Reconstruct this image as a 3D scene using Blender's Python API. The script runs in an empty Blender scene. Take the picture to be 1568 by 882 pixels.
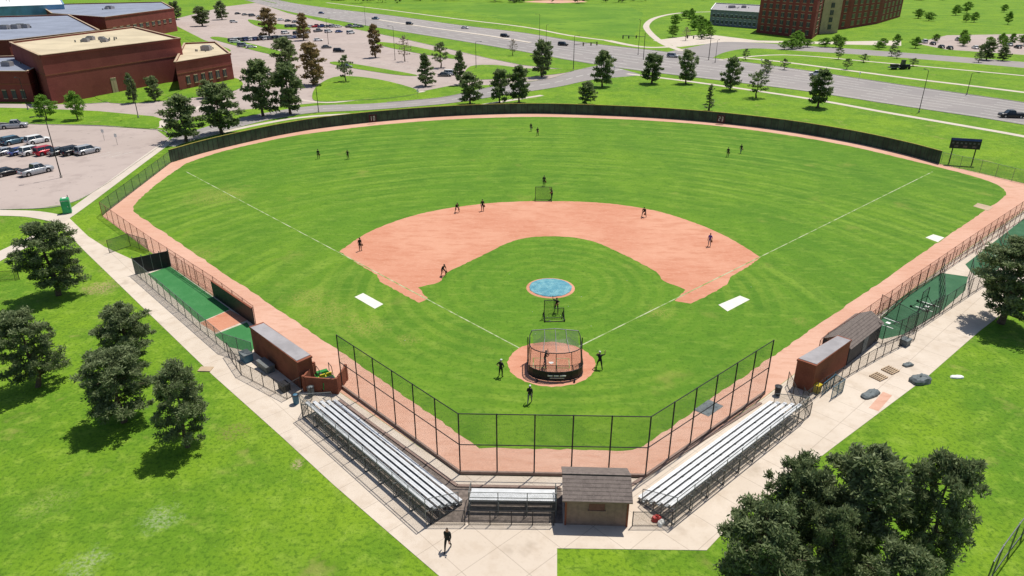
import bpy, math, random
import numpy as np
from mathutils import Vector, Matrix
from mathutils.geometry import tessellate_polygon
random.seed(7)
scene = bpy.context.scene
COL = scene.collection

# ---------------------------------------------------------------- survey (plan rectification of the site, metres)
F=1087.0; TH=math.radians(24.8); HC=34.8; YAW=math.radians(2.25); CX,CY=-1.18,-58.19
def g(u,v,z=0.0):
    """plan position (x,y) in metres of a surveyed point at height z"""
    uu=(u-784)/F; vv=(v-441)/F
    t=(HC-z)/(math.sin(TH)+vv*math.cos(TH))
    D=(math.cos(TH)-vv*math.sin(TH))*t; L=uu*t
    return (CX-math.sin(YAW)*D+math.cos(YAW)*L, CY+math.cos(YAW)*D+math.sin(YAW)*L)
def G(pts,z=0.0): return [g(u,v,z) for u,v in pts]
def hgt(u,vb,vt):
    x,y=g(u,vb); D=-(x-CX)*math.sin(YAW)+(y-CY)*math.cos(YAW)
    return HC-D*math.tan(TH+math.atan((vt-441)/F))
def mpp(v): return HC/((v+61)*math.cos(TH))

# ---------------------------------------------------------------- materials
def lin(c):
    c/=255.0
    return c/12.92 if c<=0.04045 else ((c+0.055)/1.055)**2.4
def A(r,g_,b,k=1.36): return (lin(r)/k,lin(g_)/k,lin(b)/k,1)
class NT:
    def __init__(s,name):
        s.m=bpy.data.materials.new(name); s.m.use_nodes=True
        s.n=s.m.node_tree.nodes; s.l=s.m.node_tree.links
        s.b=s.n['Principled BSDF']; s.out=s.n['Material Output']
    def new(s,t,**k):
        n=s.n.new(t)
        for a,b in k.items(): setattr(n,a,b)
        return n
    def put(s,sock,v):
        if hasattr(v,'is_output') : s.l.new(v,sock)
        else: sock.default_value=v
    def math(s,op,a,b=0.0,c=0.0):
        n=s.new('ShaderNodeMath',operation=op); s.put(n.inputs[0],a); s.put(n.inputs[1],b); s.put(n.inputs[2],c); return n.outputs[0]
    def mr(s,v,a,b,c=0.0,d=1.0):
        n=s.new('ShaderNodeMapRange',interpolation_type='SMOOTHSTEP'); s.put(n.inputs['Value'],v)
        n.inputs['From Min'].default_value=a; n.inputs['From Max'].default_value=b
        n.inputs['To Min'].default_value=c; n.inputs['To Max'].default_value=d; return n.outputs['Result']
    def mix(s,f,a,b):
        n=s.new('ShaderNodeMix',data_type='RGBA'); s.put(n.inputs['Factor'],f); s.put(n.inputs['A'],a); s.put(n.inputs['B'],b); return n.outputs['Result']
    def noise(s,co,scale,detail=4,rough=0.6):
        n=s.new('ShaderNodeTexNoise'); s.l.new(co,n.inputs['Vector']); n.inputs['Scale'].default_value=scale
        n.inputs['Detail'].default_value=detail; n.inputs['Roughness'].default_value=rough; return n.outputs['Fac']
def layered(name,base,layers=(),rough=0.9,bump=None,spec=0.15,metal=0.0):
    t=NT(name); co=t.new('ShaderNodeTexCoord').outputs['Object']
    sep=t.new('ShaderNodeSeparateXYZ'); t.l.new(co,sep.inputs[0]); X,Y=sep.outputs[0],sep.outputs[1]
    cur=base
    for L in layers:
        k=L[0]
        if k=='n':
            _,sc,colr,lo,hi,amt=L[:6]; vec=co
            if len(L)>6:
                mp=t.new('ShaderNodeMapping'); t.l.new(co,mp.inputs[0]); mp.inputs['Rotation'].default_value=(0,0,L[6][0]); mp.inputs['Scale'].default_value=(1,L[6][1],1); vec=mp.outputs[0]
            f=t.math('MULTIPLY',t.mr(t.noise(vec,sc),lo,hi),amt)
        elif k=='ring':
            _,cx,cy,per,colr,amt,r0,r1=L
            dx=t.math('SUBTRACT',X,cx); dy=t.math('SUBTRACT',Y,cy)
            r=t.math('SQRT',t.math('ADD',t.math('MULTIPLY',dx,dx),t.math('MULTIPLY',dy,dy)))
            r2=t.math('ADD',r,t.math('MULTIPLY',t.noise(co,0.12,2),per*0.55))
            f=t.mr(t.math('SINE',t.math('MULTIPLY',r2,2*math.pi/per)),-0.4,0.6)
            f=t.math('MULTIPLY',f,t.mr(r,r0,r0+3)); f=t.math('MULTIPLY',f,t.mr(r,r1-6,r1,1,0))
            f=t.math('MULTIPLY',t.math('MULTIPLY',f,t.mr(t.noise(co,0.04,3),0.38,0.62,0.12,1)),amt)
            f=t.math('MULTIPLY',f,t.mr(t.noise(co,1.1,4),0.3,0.6,0.35,1))
        elif k=='stripe':
            _,ang,per,colr,amt,sharp=L
            p=t.math('ADD',t.math('MULTIPLY',X,math.cos(ang)),t.math('MULTIPLY',Y,math.sin(ang)))
            p=t.math('ADD',p,t.math('MULTIPLY',t.noise(co,0.08,2),per*0.3))
            f=t.mr(t.math('SINE',t.math('MULTIPLY',p,2*math.pi/per)),-sharp,sharp)
            f=t.math('MULTIPLY',t.math('MULTIPLY',f,t.mr(t.noise(co,0.03,3),0.35,0.65,0.2,1)),amt)
        elif k=='joint':
            _,ang,per,w,colr,amt=L
            p=t.math('ADD',t.math('MULTIPLY',X,math.cos(ang)),t.math('MULTIPLY',Y,math.sin(ang)))
            fr=t.math('FRACT',t.math('DIVIDE',t.math('ADD',p,1000),per))
            f=t.math('MULTIPLY',t.math('LESS_THAN',fr,w/per),amt)
        elif k=='spot':
            _,cx,cy,rx,colr,amt=L
            dx=t.math('SUBTRACT',X,cx); dy=t.math('SUBTRACT',Y,cy)
            r=t.math('SQRT',t.math('ADD',t.math('MULTIPLY',dx,dx),t.math('MULTIPLY',dy,dy)))
            r=t.math('ADD',r,t.math('MULTIPLY',t.math('SUBTRACT',t.noise(co,0.9,5),0.5),rx*2.2))
            f=t.math('MULTIPLY',t.mr(r,rx*0.2,rx*1.2,1,0),amt)
            f=t.math('MULTIPLY',f,t.mr(t.noise(co,4.5,4,.7),0.42,0.6))
        cur=t.mix(f,cur,colr)
    t.put(t.b.inputs['Base Color'],cur); t.b.inputs['Roughness'].default_value=rough
    t.b.inputs['Metallic'].default_value=metal; t.b.inputs['Specular IOR Level'].default_value=spec
    if bump:
        n=t.new('ShaderNodeBump'); n.inputs['Strength'].default_value=bump[1]; n.inputs['Distance'].default_value=bump[2]
        t.l.new(t.noise(co,bump[0],5,0.7),n.inputs['Height']); t.l.new(n.outputs[0],t.b.inputs['Normal'])
    return t.m
def simple(name,col,rough=0.7,var=0.15,scale=2.0,metal=0.0,spec=0.3):
    d=tuple(x*(1-var) for x in col[:3])+(1,); e=tuple(min(1,x*(1+var)) for x in col[:3])+(1,)
    return layered(name,d,[('n',scale,e,0.35,0.65,1.0),('n',scale*9,d,0.5,0.8,0.5)],rough,None,spec,metal)
def netmat(name,col,cover,k=9.0):
    t=NT(name); uv=t.new('ShaderNodeTexCoord').outputs['UV']; s=t.new('ShaderNodeSeparateXYZ'); t.l.new(uv,s.inputs[0])
    a=t.math('FRACT',t.math('MULTIPLY',t.math('ADD',t.math('ADD',s.outputs[0],s.outputs[1]),500),k))
    b=t.math('FRACT',t.math('MULTIPLY',t.math('ADD',t.math('SUBTRACT',s.outputs[0],s.outputs[1]),500),k))
    w=1-math.sqrt(1-cover)
    f=t.math('LESS_THAN',t.math('MINIMUM',a,b),w)
    t.b.inputs['Base Color'].default_value=col; t.b.inputs['Roughness'].default_value=0.5
    tr=t.new('ShaderNodeBsdfTransparent'); mx=t.new('ShaderNodeMixShader')
    t.l.new(f,mx.inputs[0]); t.l.new(tr.outputs[0],mx.inputs[1]); t.l.new(t.b.outputs[0],mx.inputs[2]); t.l.new(mx.outputs[0],t.out.inputs[0])
    return t.m

x1,y1=g(245,795); x2,y2=g(130,865); x3,y3=g(155,440); x4,y4=g(455,712); x5,y5=g(360,660); x6,y6=g(70,770)
M_park=layered('park_grass_mat',A(128,168,42),[('n',0.02,A(146,182,44),0.4,0.62,0.7),('n',0.11,A(98,146,38),0.42,0.60,0.6),
      ('n',0.035,A(92,142,40),0.5,0.66,0.5),('n',0.7,A(158,190,68),0.48,0.68,0.6),('n',0.45,A(96,134,34),0.52,0.7,0.55),('n',3.2,A(74,116,28),0.46,0.66,0.6),
      ('n',0.22,A(176,174,96),0.60,0.72,0.5),
      ('spot',x1,y1,1.5,A(205,210,175),0.45),('spot',x2,y2,1.5,A(200,205,170),0.45),('spot',x3,y3,2.4,A(196,166,130),0.9),('spot',x4,y4,.6,A(205,180,150),0.9),('spot',x5,y5,1.6,A(150,130,90),0.6),('spot',x6,y6,2.0,A(180,190,110),0.35),
      ('n',6,A(205,212,165),0.68,0.74,0.4)],bump=(6,0.8,0.14))
sp=[]
for (u,v,r) in [(1222,492,1.1),(560,500,2.8),(500,480,3.5),(330,300,6),(1010,478,1.8),(625,520,1.4),(470,455,3),(300,390,3)]:
    x,y=g(u,v); sp.append(('spot',x,y,r,A(170,168,88),0.6))
M_field=layered('field_grass_mat',A(106,151,42),[('n',0.018,A(126,165,44),0.4,0.62,0.7),('n',0.1,A(86,134,38),0.42,0.65,0.5),
      ('ring',0,8,4.6,A(146,178,66),0.6,26,125),('ring',-4,10,2.1,A(80,128,34),0.5,30,125),('ring',0,18.4,1.9,A(144,174,62),0.6,3,30),
      ('stripe',0.0,8.0,A(80,128,36),0.3,0.7),
      ('n',0.35,A(146,176,70),0.5,0.72,0.5,(0.1,3.0)),('n',0.5,A(80,126,34),0.5,0.72,0.5),('n',2.4,A(70,114,28),0.48,0.7,0.5),('n',0.13,A(164,168,82),0.6,0.75,0.45)]+sp,bump=(6,0.7,0.10))
M_dirt=layered('infield_dirt_mat',A(212,148,120,1.22),[('n',0.08,A(226,170,142,1.22),0.4,0.62,0.7),('n',0.3,A(196,128,98,1.22),0.45,0.7,0.6,(0.3,3)),('n',1.0,A(230,178,152,1.22),0.5,0.7,0.4,(1.2,4)),('n',2.5,A(228,176,150,1.22),0.5,0.75,0.4),('n',12,A(184,116,88,1.22),0.5,0.75,0.35)],bump=(5,0.4,0.04))
M_track=layered('warning_track_mat',A(216,168,144,1.22),[('n',0.06,A(228,186,164,1.22),0.4,0.62,0.7),('n',0.5,A(200,146,120,1.22),0.45,0.7,0.5,(0.78,4)),('n',4,A(234,194,174,1.22),0.5,0.75,0.4),('n',0.12,A(186,150,112,1.22),0.6,0.75,0.5)],bump=(6,0.4,0.04))
M_conc=layered('concrete_mat',A(220,205,188,1.25),[('n',0.1,A(232,218,202,1.25),0.4,0.62,0.7),('n',0.7,A(204,186,166,1.25),0.45,0.7,0.5),('n',5,A(190,173,153,1.25),0.55,0.8,0.4),('n',0.25,A(176,160,142,1.25),0.58,0.72,0.5),
      ('joint',math.radians(45),3.0,0.05,A(165,150,134),0.5),('joint',math.radians(-45),3.0,0.05,A(165,150,134),0.5)],bump=(10,0.15,0.02))
M_walk=layered('sidewalk_mat',A(220,208,194,1.25),[('n',0.2,A(204,190,175,1.25),0.4,0.7,0.6)])
M_road=layered('asphalt_mat',A(166,160,158),[('n',0.02,A(180,172,168),0.4,0.62,0.7),('n',0.15,A(150,144,142),0.45,0.65,0.5,(0.25,5)),('n',1.5,A(184,176,172),0.5,0.75,0.35)],bump=(8,0.15,0.02))
M_lot=layered('parking_lot_mat',A(194,178,170),[('n',0.03,A(206,190,182),0.4,0.62,0.7),('n',0.2,A(172,156,150),0.5,0.68,0.5),('n',0.6,A(152,140,135),0.62,0.68,0.5),('n',1.5,A(206,192,184),0.5,0.75,0.3)],bump=(8,0.15,0.02))
M_chalk=layered('foul_chalk_mat',A(205,212,172),[('n',0.6,A(124,160,64),0.38,0.62,0.9)])
M_rpaint=layered('road_paint_mat',A(222,220,212),[('n',0.8,A(180,174,168),0.45,0.7,0.5)])
M_kerb=simple('kerb_mat',A(205,196,184),0.9)
M_turf=layered('artificial_turf_mat',A(70,138,80),[('n',0.5,A(88,152,94),0.4,0.7,0.7),('n',6,A(52,116,62),0.5,0.75,0.5)],bump=(20,0.2,0.02))
M_turfd=layered('artificial_turf_dark_mat',A(70,116,84),[('n',0.5,A(88,132,100),0.4,0.7,0.7),('n',6,A(52,92,66),0.5,0.75,0.5)],bump=(20,0.2,0.02))
M_brick=layered('brick_mat',A(146,80,74,1.2),[('n',0.2,A(130,68,64,1.2),0.4,0.65,0.6),('n',3,A(166,98,88,1.2),0.5,0.75,0.4),('n',0.5,A(120,64,60,1.2),0.55,0.7,0.4,(0,.2))])
M_brickd=layered('dugout_brick_mat',A(148,92,72,1.2),[('n',0.9,A(126,76,60,1.2),0.4,0.65,0.6),('n',8,A(170,114,92,1.2),0.5,0.75,0.5)])
M_rooft=simple('tan_roof_mat',A(222,206,174),0.9,0.10,0.12)
M_roofb=simple('bluegrey_roof_mat',A(152,160,178),0.8,0.12,0.1)
M_roofg=simple('grey_roof_mat',A(176,172,174),0.8,0.12,0.6)
M_shing=layered('shingle_mat',A(142,130,124),[('n',3,A(116,106,102),0.4,0.65,0.7),('joint',math.pi/2,0.25,0.05,A(84,77,74),0.7),('n',14,A(168,156,150),0.5,0.75,0.5)])
M_wood=simple('painted_wood_wall_mat',A(160,136,124),0.8,0.1,3)
M_al=simple('aluminium_bench_mat',A(226,228,230,1.2),0.45,0.09,1.5,0.3,0.5)
M_ald=simple('aluminium_deck_mat',A(176,180,184),0.5,0.12,1.5,0.4,0.5)
M_steel=simple('galvanised_steel_mat',A(138,142,142),0.5,0.12,3,0.4,0.5)
M_black=simple('black_metal_mat',(0.022,0.022,0.025,1),0.5,0.2,4)
M_pad=simple('dark_green_fence_mat',(0.045,0.080,0.048,1),0.8,0.3,0.5)
M_yel=simple('yellow_cap_mat',(0.50,0.42,0.10,1),0.6,0.1,1)
M_glass=simple('dark_glass_mat',(0.03,0.045,0.06,1),0.12,0.2,0.4,0,0.6)
M_bglass=simple('window_glass_mat',(0.04,0.05,0.06,1),0.35,0.3,0.4,0,0.35)
M_bluegl=simple('blue_glass_mat',A(130,185,225),0.3,0.15,0.2,0,0.5)
M_beige=simple('beige_stone_mat',A(205,180,150),0.85,0.1,0.4)
M_white=simple('white_paint_mat',(0.78,0.78,0.76,1),0.6,0.05,2)
M_mat=simple('white_vinyl_mat',A(244,240,228,1.3),0.6,0.06,1.5)
M_tarp=layered('blue_tarp_mat',A(104,172,192),[('n',1.2,A(148,206,214),0.4,0.62,0.8),('n',4,A(78,142,166),0.5,0.72,0.7)],rough=0.45,bump=(2.2,1.0,0.2))
M_gtarp=layered('grey_tarp_mat',A(132,140,142),[('n',2,A(96,104,108),0.4,0.65,0.8)],rough=0.6,bump=(3,0.8,0.12))
M_bark=layered('bark_mat',(0.15,0.105,0.075,1),[('n',6,(0.07,0.05,0.035,1),0.4,0.65,0.8)],bump=(14,0.6,0.03))
M_tire=simple('tyre_mat',(0.02,0.02,0.02,1),0.9,0.2,5)
M_rim=simple('wheel_rim_mat',(0.45,0.45,0.46,1),0.35,0.1,5,0.7)
M_red=simple('tail_light_mat',(0.45,0.02,0.02,1),0.4)
M_maroon=simple('maroon_sign_mat',(0.07,0.015,0.022,1),0.6)
M_porta=simple('green_plastic_mat',(0.03,0.33,0.12,1),0.5,0.1,2)
M_jgreen=simple('cart_green_mat',(0.03,0.22,0.04,1),0.4,0.1,2)
M_jyel=simple('cart_yellow_mat',(0.70,0.55,0.03,1),0.4,0.1,2)
M_blue=simple('blue_plastic_mat',(0.06,0.16,0.24,1),0.5,0.1,2)
M_rust=simple('rust_rail_mat',(0.28,0.10,0.07,1),0.7,0.2,2)
N_chain=netmat('chain_link_mat',A(120,128,124),0.22)
N_dark=netmat('dark_net_mat',(0.03,0.035,0.035,1),0.28)
N_back=netmat('backstop_net_mat',(0.06,0.07,0.065,1),0.17)
N_green=netmat('green_screen_net_mat',(0.06,0.13,0.10,1),0.5)
N_red=netmat('red_chain_link_mat',(0.22,0.10,0.08,1),0.24)

# ---------------------------------------------------------------- mesh builder
class MB:
    def __init__(s): s.v=[];s.f=[];s.mi=[];s.uv=[];s.mats=[];s.sm=[]
    def mx(s,m):
        if m not in s.mats: s.mats.append(m)
        return s.mats.index(m)
    def face(s,pts,m,uv=None,smooth=False):
        b=len(s.v); s.v+= [tuple(p) for p in pts]; s.f.append(tuple(range(b,b+len(pts)))); s.mi.append(s.mx(m)); s.uv.append(uv); s.sm.append(smooth)
    def mesh(s,vs,fs,m,smooth=False):
        b=len(s.v); s.v+=[tuple(p) for p in vs]; k=s.mx(m)
        for i,f in enumerate(fs): s.f.append(tuple(x+b for x in f)); s.mi.append(k); s.uv.append(None); s.sm.append(smooth)
    def box(s,c,sz,m,rz=0.0,top=None):
        hx,hy,hz=sz[0]/2,sz[1]/2,sz[2]; tx,ty=top or (1,1); ca,sa=math.cos(rz),math.sin(rz)
        P=[(-hx,-hy,0),(hx,-hy,0),(hx,hy,0),(-hx,hy,0),(-hx*tx,-hy*ty,hz),(hx*tx,-hy*ty,hz),(hx*tx,hy*ty,hz),(-hx*tx,hy*ty,hz)]
        P=[(c[0]+x*ca-y*sa,c[1]+x*sa+y*ca,c[2]+z) for x,y,z in P]
        s.mesh(P,[(0,3,2,1),(4,5,6,7),(0,1,5,4),(1,2,6,5),(2,3,7,6),(3,0,4,7)],m)
    def beam(s,a,b,w,h,m):
        a=Vector(a);b=Vector(b);d=(b-a).normalized(); side=Vector((-d.y,d.x,0))
        if side.length<1e-4: side=Vector((1,0,0))
        side.normalize(); up=d.cross(side)*-1 if abs(d.z)>.9 else Vector((0,0,1)); side*=w/2; up=up*h/2
        P=[a-side-up,a+side-up,a+side+up,a-side+up,b-side-up,b+side-up,b+side+up,b-side+up]
        s.mesh(P,[(0,1,2,3),(7,6,5,4),(0,4,5,1),(1,5,6,2),(2,6,7,3),(3,7,4,0)],m)
    def cyl(s,a,b,r0,r1,m,n=8,cap=True,smooth=True):
        a=Vector(a);b=Vector(b);d=(b-a)
        if d.length<1e-6: return
        d.normalize(); x=d.orthogonal().normalized(); y=d.cross(x)
        P=[a+(x*math.cos(2*math.pi*i/n)+y*math.sin(2*math.pi*i/n))*r0 for i in range(n)]+[b+(x*math.cos(2*math.pi*i/n)+y*math.sin(2*math.pi*i/n))*r1 for i in range(n)]
        s.mesh(P,[(i,(i+1)%n,n+(i+1)%n,n+i) for i in range(n)],m,smooth)
        if cap: s.mesh(P,[tuple(range(n-1,-1,-1)),tuple(range(n,2*n))],m)
    def ell(s,c,r,m,nu=10,nv=7,z0=-1.0,smooth=True,rot=None):
        P=[];Fs=[]; t0=math.asin(z0)
        for j in range(nv+1):
            t=t0+(math.pi/2-t0)*j/nv
            for i in range(nu):
                a=2*math.pi*i/nu; p=Vector((math.cos(a)*math.cos(t)*r[0],math.sin(a)*math.cos(t)*r[1],math.sin(t)*r[2]))
                if rot: p=rot@p
                P.append(Vector(c)+p)
        for j in range(nv):
            for i in range(nu): Fs.append((j*nu+i,j*nu+(i+1)%nu,(j+1)*nu+(i+1)%nu,(j+1)*nu+i))
        s.mesh(P,Fs,m,smooth)
    def wall(s,a,b,z0,z1,m):
        L=math.dist(a[:2],b[:2]); s.face([(a[0],a[1],z0),(b[0],b[1],z0),(b[0],b[1],z1),(a[0],a[1],z1)],m,[(0,z0),(L,z0),(L,z1),(0,z1)])
    def prism(s,pts,z0,z1,mside,mtop,over=0):
        n=len(pts)
        for i in range(n): s.wall(pts[i],pts[(i+1)%n],z0,z1,mside)
        for t in tessellate_polygon([[Vector((p[0],p[1],0)) for p in pts]]):
            a,b,c=[Vector((pts[k][0],pts[k][1],z1)) for k in t]
            if (b-a).cross(c-a).z<0: b,c=c,b
            s.face([a,b,c],mtop)
    def data(s,name):
        me=bpy.data.meshes.new(name); me.from_pydata(s.v,[],s.f)
        for m in s.mats: me.materials.append(m)
        me.polygons.foreach_set('material_index',s.mi); me.polygons.foreach_set('use_smooth',s.sm)
        if any(u for u in s.uv):
            ul=me.uv_layers.new(name='UVMap'); arr=[]
            for f,u in zip(s.f,s.uv):
                for k in range(len(f)): arr+=list(u[k]) if u else [0,0]
            ul.data.foreach_set('uv',arr)
        me.update(); return me
    def build(s,name,loc=(0,0,0),rz=0.0,scale=1.0):
        return place(s.data(name),name,loc,rz,scale)
def place(me,name,loc=(0,0,0),rz=0.0,scale=1.0):
    o=bpy.data.objects.new(name,me); o.location=loc; o.rotation_euler=(0,0,rz)
    o.scale=(scale,)*3 if not isinstance(scale,tuple) else scale
    COL.objects.link(o); return o

def catmull(P,n=6,closed=False):
    out=[];N=len(P)
    for i in range(N if closed else N-1):
        if closed: p0,p1,p2,p3=[P[(i+k)%N] for k in (-1,0,1,2)]
        else: p0,p1,p2,p3=P[max(i-1,0)],P[i],P[i+1],P[min(i+2,N-1)]
        for j in range(n):
            t=j/n
            out.append(tuple(0.5*((2*p1[k])+(-p0[k]+p2[k])*t+(2*p0[k]-5*p1[k]+4*p2[k]-p3[k])*t*t+(-p0[k]+3*p1[k]-3*p2[k]+p3[k])*t**3) for k in (0,1)))
    if not closed: out.append(tuple(P[-1]))
    return out
def rough_edge(P,step=0.5,j=0.07):
    """subdivide an outline and make it slightly ragged, like a worn turf edge"""
    out=[]
    for i in range(len(P)):
        a,b=P[i],P[(i+1)%len(P)]; n=max(1,min(60,int(math.dist(a,b)/step)))
        for k in range(n):
            t=k/n; q=j if k or math.dist(a,b)>step else j*.5
            out.append((a[0]+(b[0]-a[0])*t+random.uniform(-q,q),a[1]+(b[1]-a[1])*t+random.uniform(-q,q)))
    return out
def sheet(name,pts,z,mat,skirt=0.0):
    m=MB()
    m.prism(pts,z-skirt,z,mat,mat) if skirt else None
    if not skirt:
        for t in tessellate_polygon([[Vector((p[0],p[1],0)) for p in pts]]):
            a,b,c=[Vector((pts[k][0],pts[k][1],z)) for k in t]
            if (b-a).cross(c-a).z<0: b,c=c,b
            m.face([a,b,c],mat)
    return m.build(name)
def resample(P,n):
    d=[0]
    for i in range(1,len(P)): d.append(d[-1]+math.dist(P[i-1],P[i]))
    out=[]
    for k in range(n):
        t=d[-1]*k/(n-1); i=1
        while i<len(P)-1 and d[i]<t: i+=1
        f=(t-d[i-1])/max(d[i]-d[i-1],1e-6); out.append(tuple(P[i-1][q]*(1-f)+P[i][q]*f for q in (0,1)))
    return out
def ribbon(name,up,lo,z,mat,t0=0,t1=1,dash=None,mb=None):
    m=mb or MB(); n=len(up)
    def at(i,t): return (up[i][0]*(1-t)+lo[i][0]*t,up[i][1]*(1-t)+lo[i][1]*t,z)
    for i in range(n-1):
        if dash and (i%dash[0])>=dash[1]: continue
        m.face([at(i,t1),at(i+1,t1),at(i+1,t0),at(i,t0)],mat)
    return m if mb else m.build(name)
def offset(P,w):
    out=[]
    for i in range(len(P)):
        a=P[max(i-1,0)];b=P[min(i+1,len(P)-1)];L=math.dist(a,b) or 1
        out.append((P[i][0]-(b[1]-a[1])/L*w,P[i][1]+(b[0]-a[0])/L*w))
    return out
def path(name,P,w,z,mat): 
    P=catmull(P,5); return ribbon(name,offset(P,w/2),offset(P,-w/2),z,mat)
def kerb(P,mb,h=0.12,w=0.18):
    for i in range(len(P)-1):
        a=(P[i][0],P[i][1],h/2);b=(P[i+1][0],P[i+1][1],h/2)
        if math.dist(a,b)>0.05: mb.beam(a,b,w,h,M_kerb)

# ---------------------------------------------------------------- ground
m=MB(); S=3500
m.face([(-S,-S,0),(S,-S,0),(S,S,0),(-S,S,0)],M_park); m.build('ground')

fence_px=[(262,249),(320,232),(400,213),(450,203),(500,195),(570,187),(650,180),(730,175.5),(816,173.5),(900,175.5),(1000,180),(1100,188),(1200,200),(1300,217),(1380,235),(1438,251)]
fence_w=catmull(G(fence_px),5)
trk=list(fence_w)+G([(1500,265),(1568,281),(1612,296),(1568,322),(1480,382),(1360,470),(1300,508),(1168,610),(988,732),(705,727),(520,600),(395,500),(235,389),(157,331),(170,318),(215,284),(240,265)])
sheet('warning_track',trk,0.004,M_track)
gl=G([(735,686),(500,524),(205,325)]); gc=G([(205,325),(207,312),(240,282),(285,250)])
gout=G([(285,250),(340,232),(400,218),(450,208),(500,201),(570,192.5),(650,185.5),(730,181),(816,179),(900,180.5),(1000,185),(1100,193),(1200,206),(1300,223.5),(1400,247),(1480,267),(1525,282),(1540,294),(1535,304)])
fg=gl[:-1]+catmull(gc,4)[:-1]+catmull(gout,5)+G([(1240,506),(985,683),(968,690)])
sheet('outfield_grass',rough_edge(fg,.6,.10),0.008,M_field)
oarc=catmull(G([(520,385),(560,358),(602,340),(650,326),(700,317),(765,310),(842,308),(925,311),(1000,322),(1060,340),(1112,362),(1165,394)]),5)
iarc=catmull(G([(1050,444),(1036,438),(1016,430),(1004,416),(975,400),(945,385),(912,371),(880,364),(845,362),(808,364),(778,372),(745,388),(712,404),(684,418),(672,432),(640,440)]),4)
dirt=oarc+G([(1148,407),(1119,424),(1113,436),(1085,452),(1058,465),(1033,461)])+iarc+G([(655,457),(642,464),(612,448),(582,431),(577,421),(545,402)])
sheet('infield_dirt',rough_edge(dirt,.4,.07),0.012,M_dirt)
def circ(cx,cy,r,n=40,jit=0.0): return [(cx+(r+random.uniform(-jit,jit))*math.cos(2*math.pi*i/n),cy+(r+random.uniform(-jit,jit))*math.sin(2*math.pi*i/n)) for i in range(n)]
hx,hy=g(844,556)
sheet('home_plate_dirt',circ(hx,hy,4.15,60,0.10),0.012,M_dirt)
mx_,my_=g(843,441)
def dome(mb,c,rs,zs,mat,n=36,j=0.0):
    rings=[[(c[0]+(r+(random.uniform(-j,j) if i0==0 else 0))*math.cos(2*math.pi*i/n),c[1]+(r+(random.uniform(-j,j) if i0==0 else 0))*math.sin(2*math.pi*i/n),z+(random.uniform(-j,j)*0.4)) for i in range(n)] for i0,(r,z) in enumerate(zip(rs,zs))]
    for a,b in zip(rings[:-1],rings[1:]):
        mb.mesh(a+b,[(i,(i+1)%n,n+(i+1)%n,n+i) for i in range(n)],mat,True)
    mb.mesh(rings[-1],[tuple(range(n))],mat,True)
m=MB(); dome(m,(mx_,my_),[2.85,2.4,1.2,0.4],[0.006,0.08,0.22,0.25],M_dirt); m.build('pitchers_mound')
m=MB(); dome(m,(mx_,my_),[2.5,2.45,2.0,1.5,1.0,0.4],[0.09,0.13,0.20,0.26,0.29,0.30],M_tarp,36,0.06); m.build('mound_tarp')
def line(name,a,b,w,z,mat):
    d=Vector((b[0]-a[0],b[1]-a[1])).normalized(); n=Vector((-d.y,d.x))*w/2
    mb=MB(); mb.face([(a[0]-n.x,a[1]-n.y,z),(b[0]-n.x,b[1]-n.y,z),(b[0]+n.x,b[1]+n.y,z),(a[0]+n.x,a[1]+n.y,z)],mat); return mb.build(name)
line('foul_line',g(795,533),g(285,263),0.16,0.020,M_chalk)
line('foul_line',g(886,531),g(1428,263),0.16,0.020,M_chalk)
m=MB(); m.prism([(hx-.22,hy+.2),(hx-.22,hy),(hx,hy-.22),(hx+.22,hy),(hx+.22,hy+.2)],0.012,0.03,M_white,M_white); m.build('home_plate')
for s_ in (-1,1): 
    mb=MB()
    for q in (0,1.2): mb.box((hx+s_*(0.5+q),hy,0.013),(0.08,1.8,0.006),M_chalk)
    for q in (-.86,.86): mb.box((hx+s_*1.1,hy+q,0.013),(1.1,0.08,0.006),M_chalk)
    mb.build('batters_box_line')
def slab(name,px,h,mat): 
    sheet(name,G(px),h,mat,skirt=h)
slab('on_deck_mat',[(543,455),(556,449),(587,466),(574,473)],0.03,M_mat)
slab('on_deck_mat',[(1100,467),(1133,453),(1148,459),(1114,477)],0.03,M_mat)
slab('vinyl_mat',[(1417,364),(1429,359),(1446,364),(1436,371)],0.03,M_mat)
slab('bullpen_plate_mat',[(1490,316),(1497,311),(1521,317),(1513,323)],0.03,M_beige)
mb=MB()
for (u,v) in [(838,486),(858,484),(862,490),(842,492),(870,470),(815,478),(890,455),(620,522),(905,500),(820,512),(780,420),(960,430),(1150,440),(700,480)]:
    x,y=g(u,v); mb.ell((x,y,.045),(.037,.037,.037),M_white,8,6)
mb.build('baseballs')

# concrete plaza
plaza=G([(85,338),(130,385),(230,482),(325,574),(430,668),(510,742),(600,820),(672,882),(745,950),(853,950),(853,840),(1082,843),(1115,808),(1280,682),(1420,577),(1500,507),(1568,455),(1625,415),(1625,302),(1568,323),(1480,383),(1360,471),(1300,509),(1168,611),(988,733),(705,728),(520,601),(395,501),(237,391),(208,400),(160,378),(135,362),(104,332)])
sheet('concrete_plaza',plaza,0.03,M_conc,skirt=0.03)
path('sidewalk',G([(262,214),(215,248),(165,285),(120,318),(88,340)]),2.0,0.034,M_walk)
path('sidewalk',G([(-60,324),(0,326),(50,328),(95,336)]),2.6,0.038,M_walk)
path('sidewalk',G([(95,345),(50,368),(0,392),(-60,425)]),2.6,0.042,M_walk)
lotp=G([(-120,182),(40,190),(150,193),(240,199),(258,212),(205,252),(150,290),(105,312),(50,320),(-120,322)])
sheet('parking_lot',lotp,0.006,M_lot)
mb=MB(); kerb(catmull(lotp,3),mb); mb.build('kerb')
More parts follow.
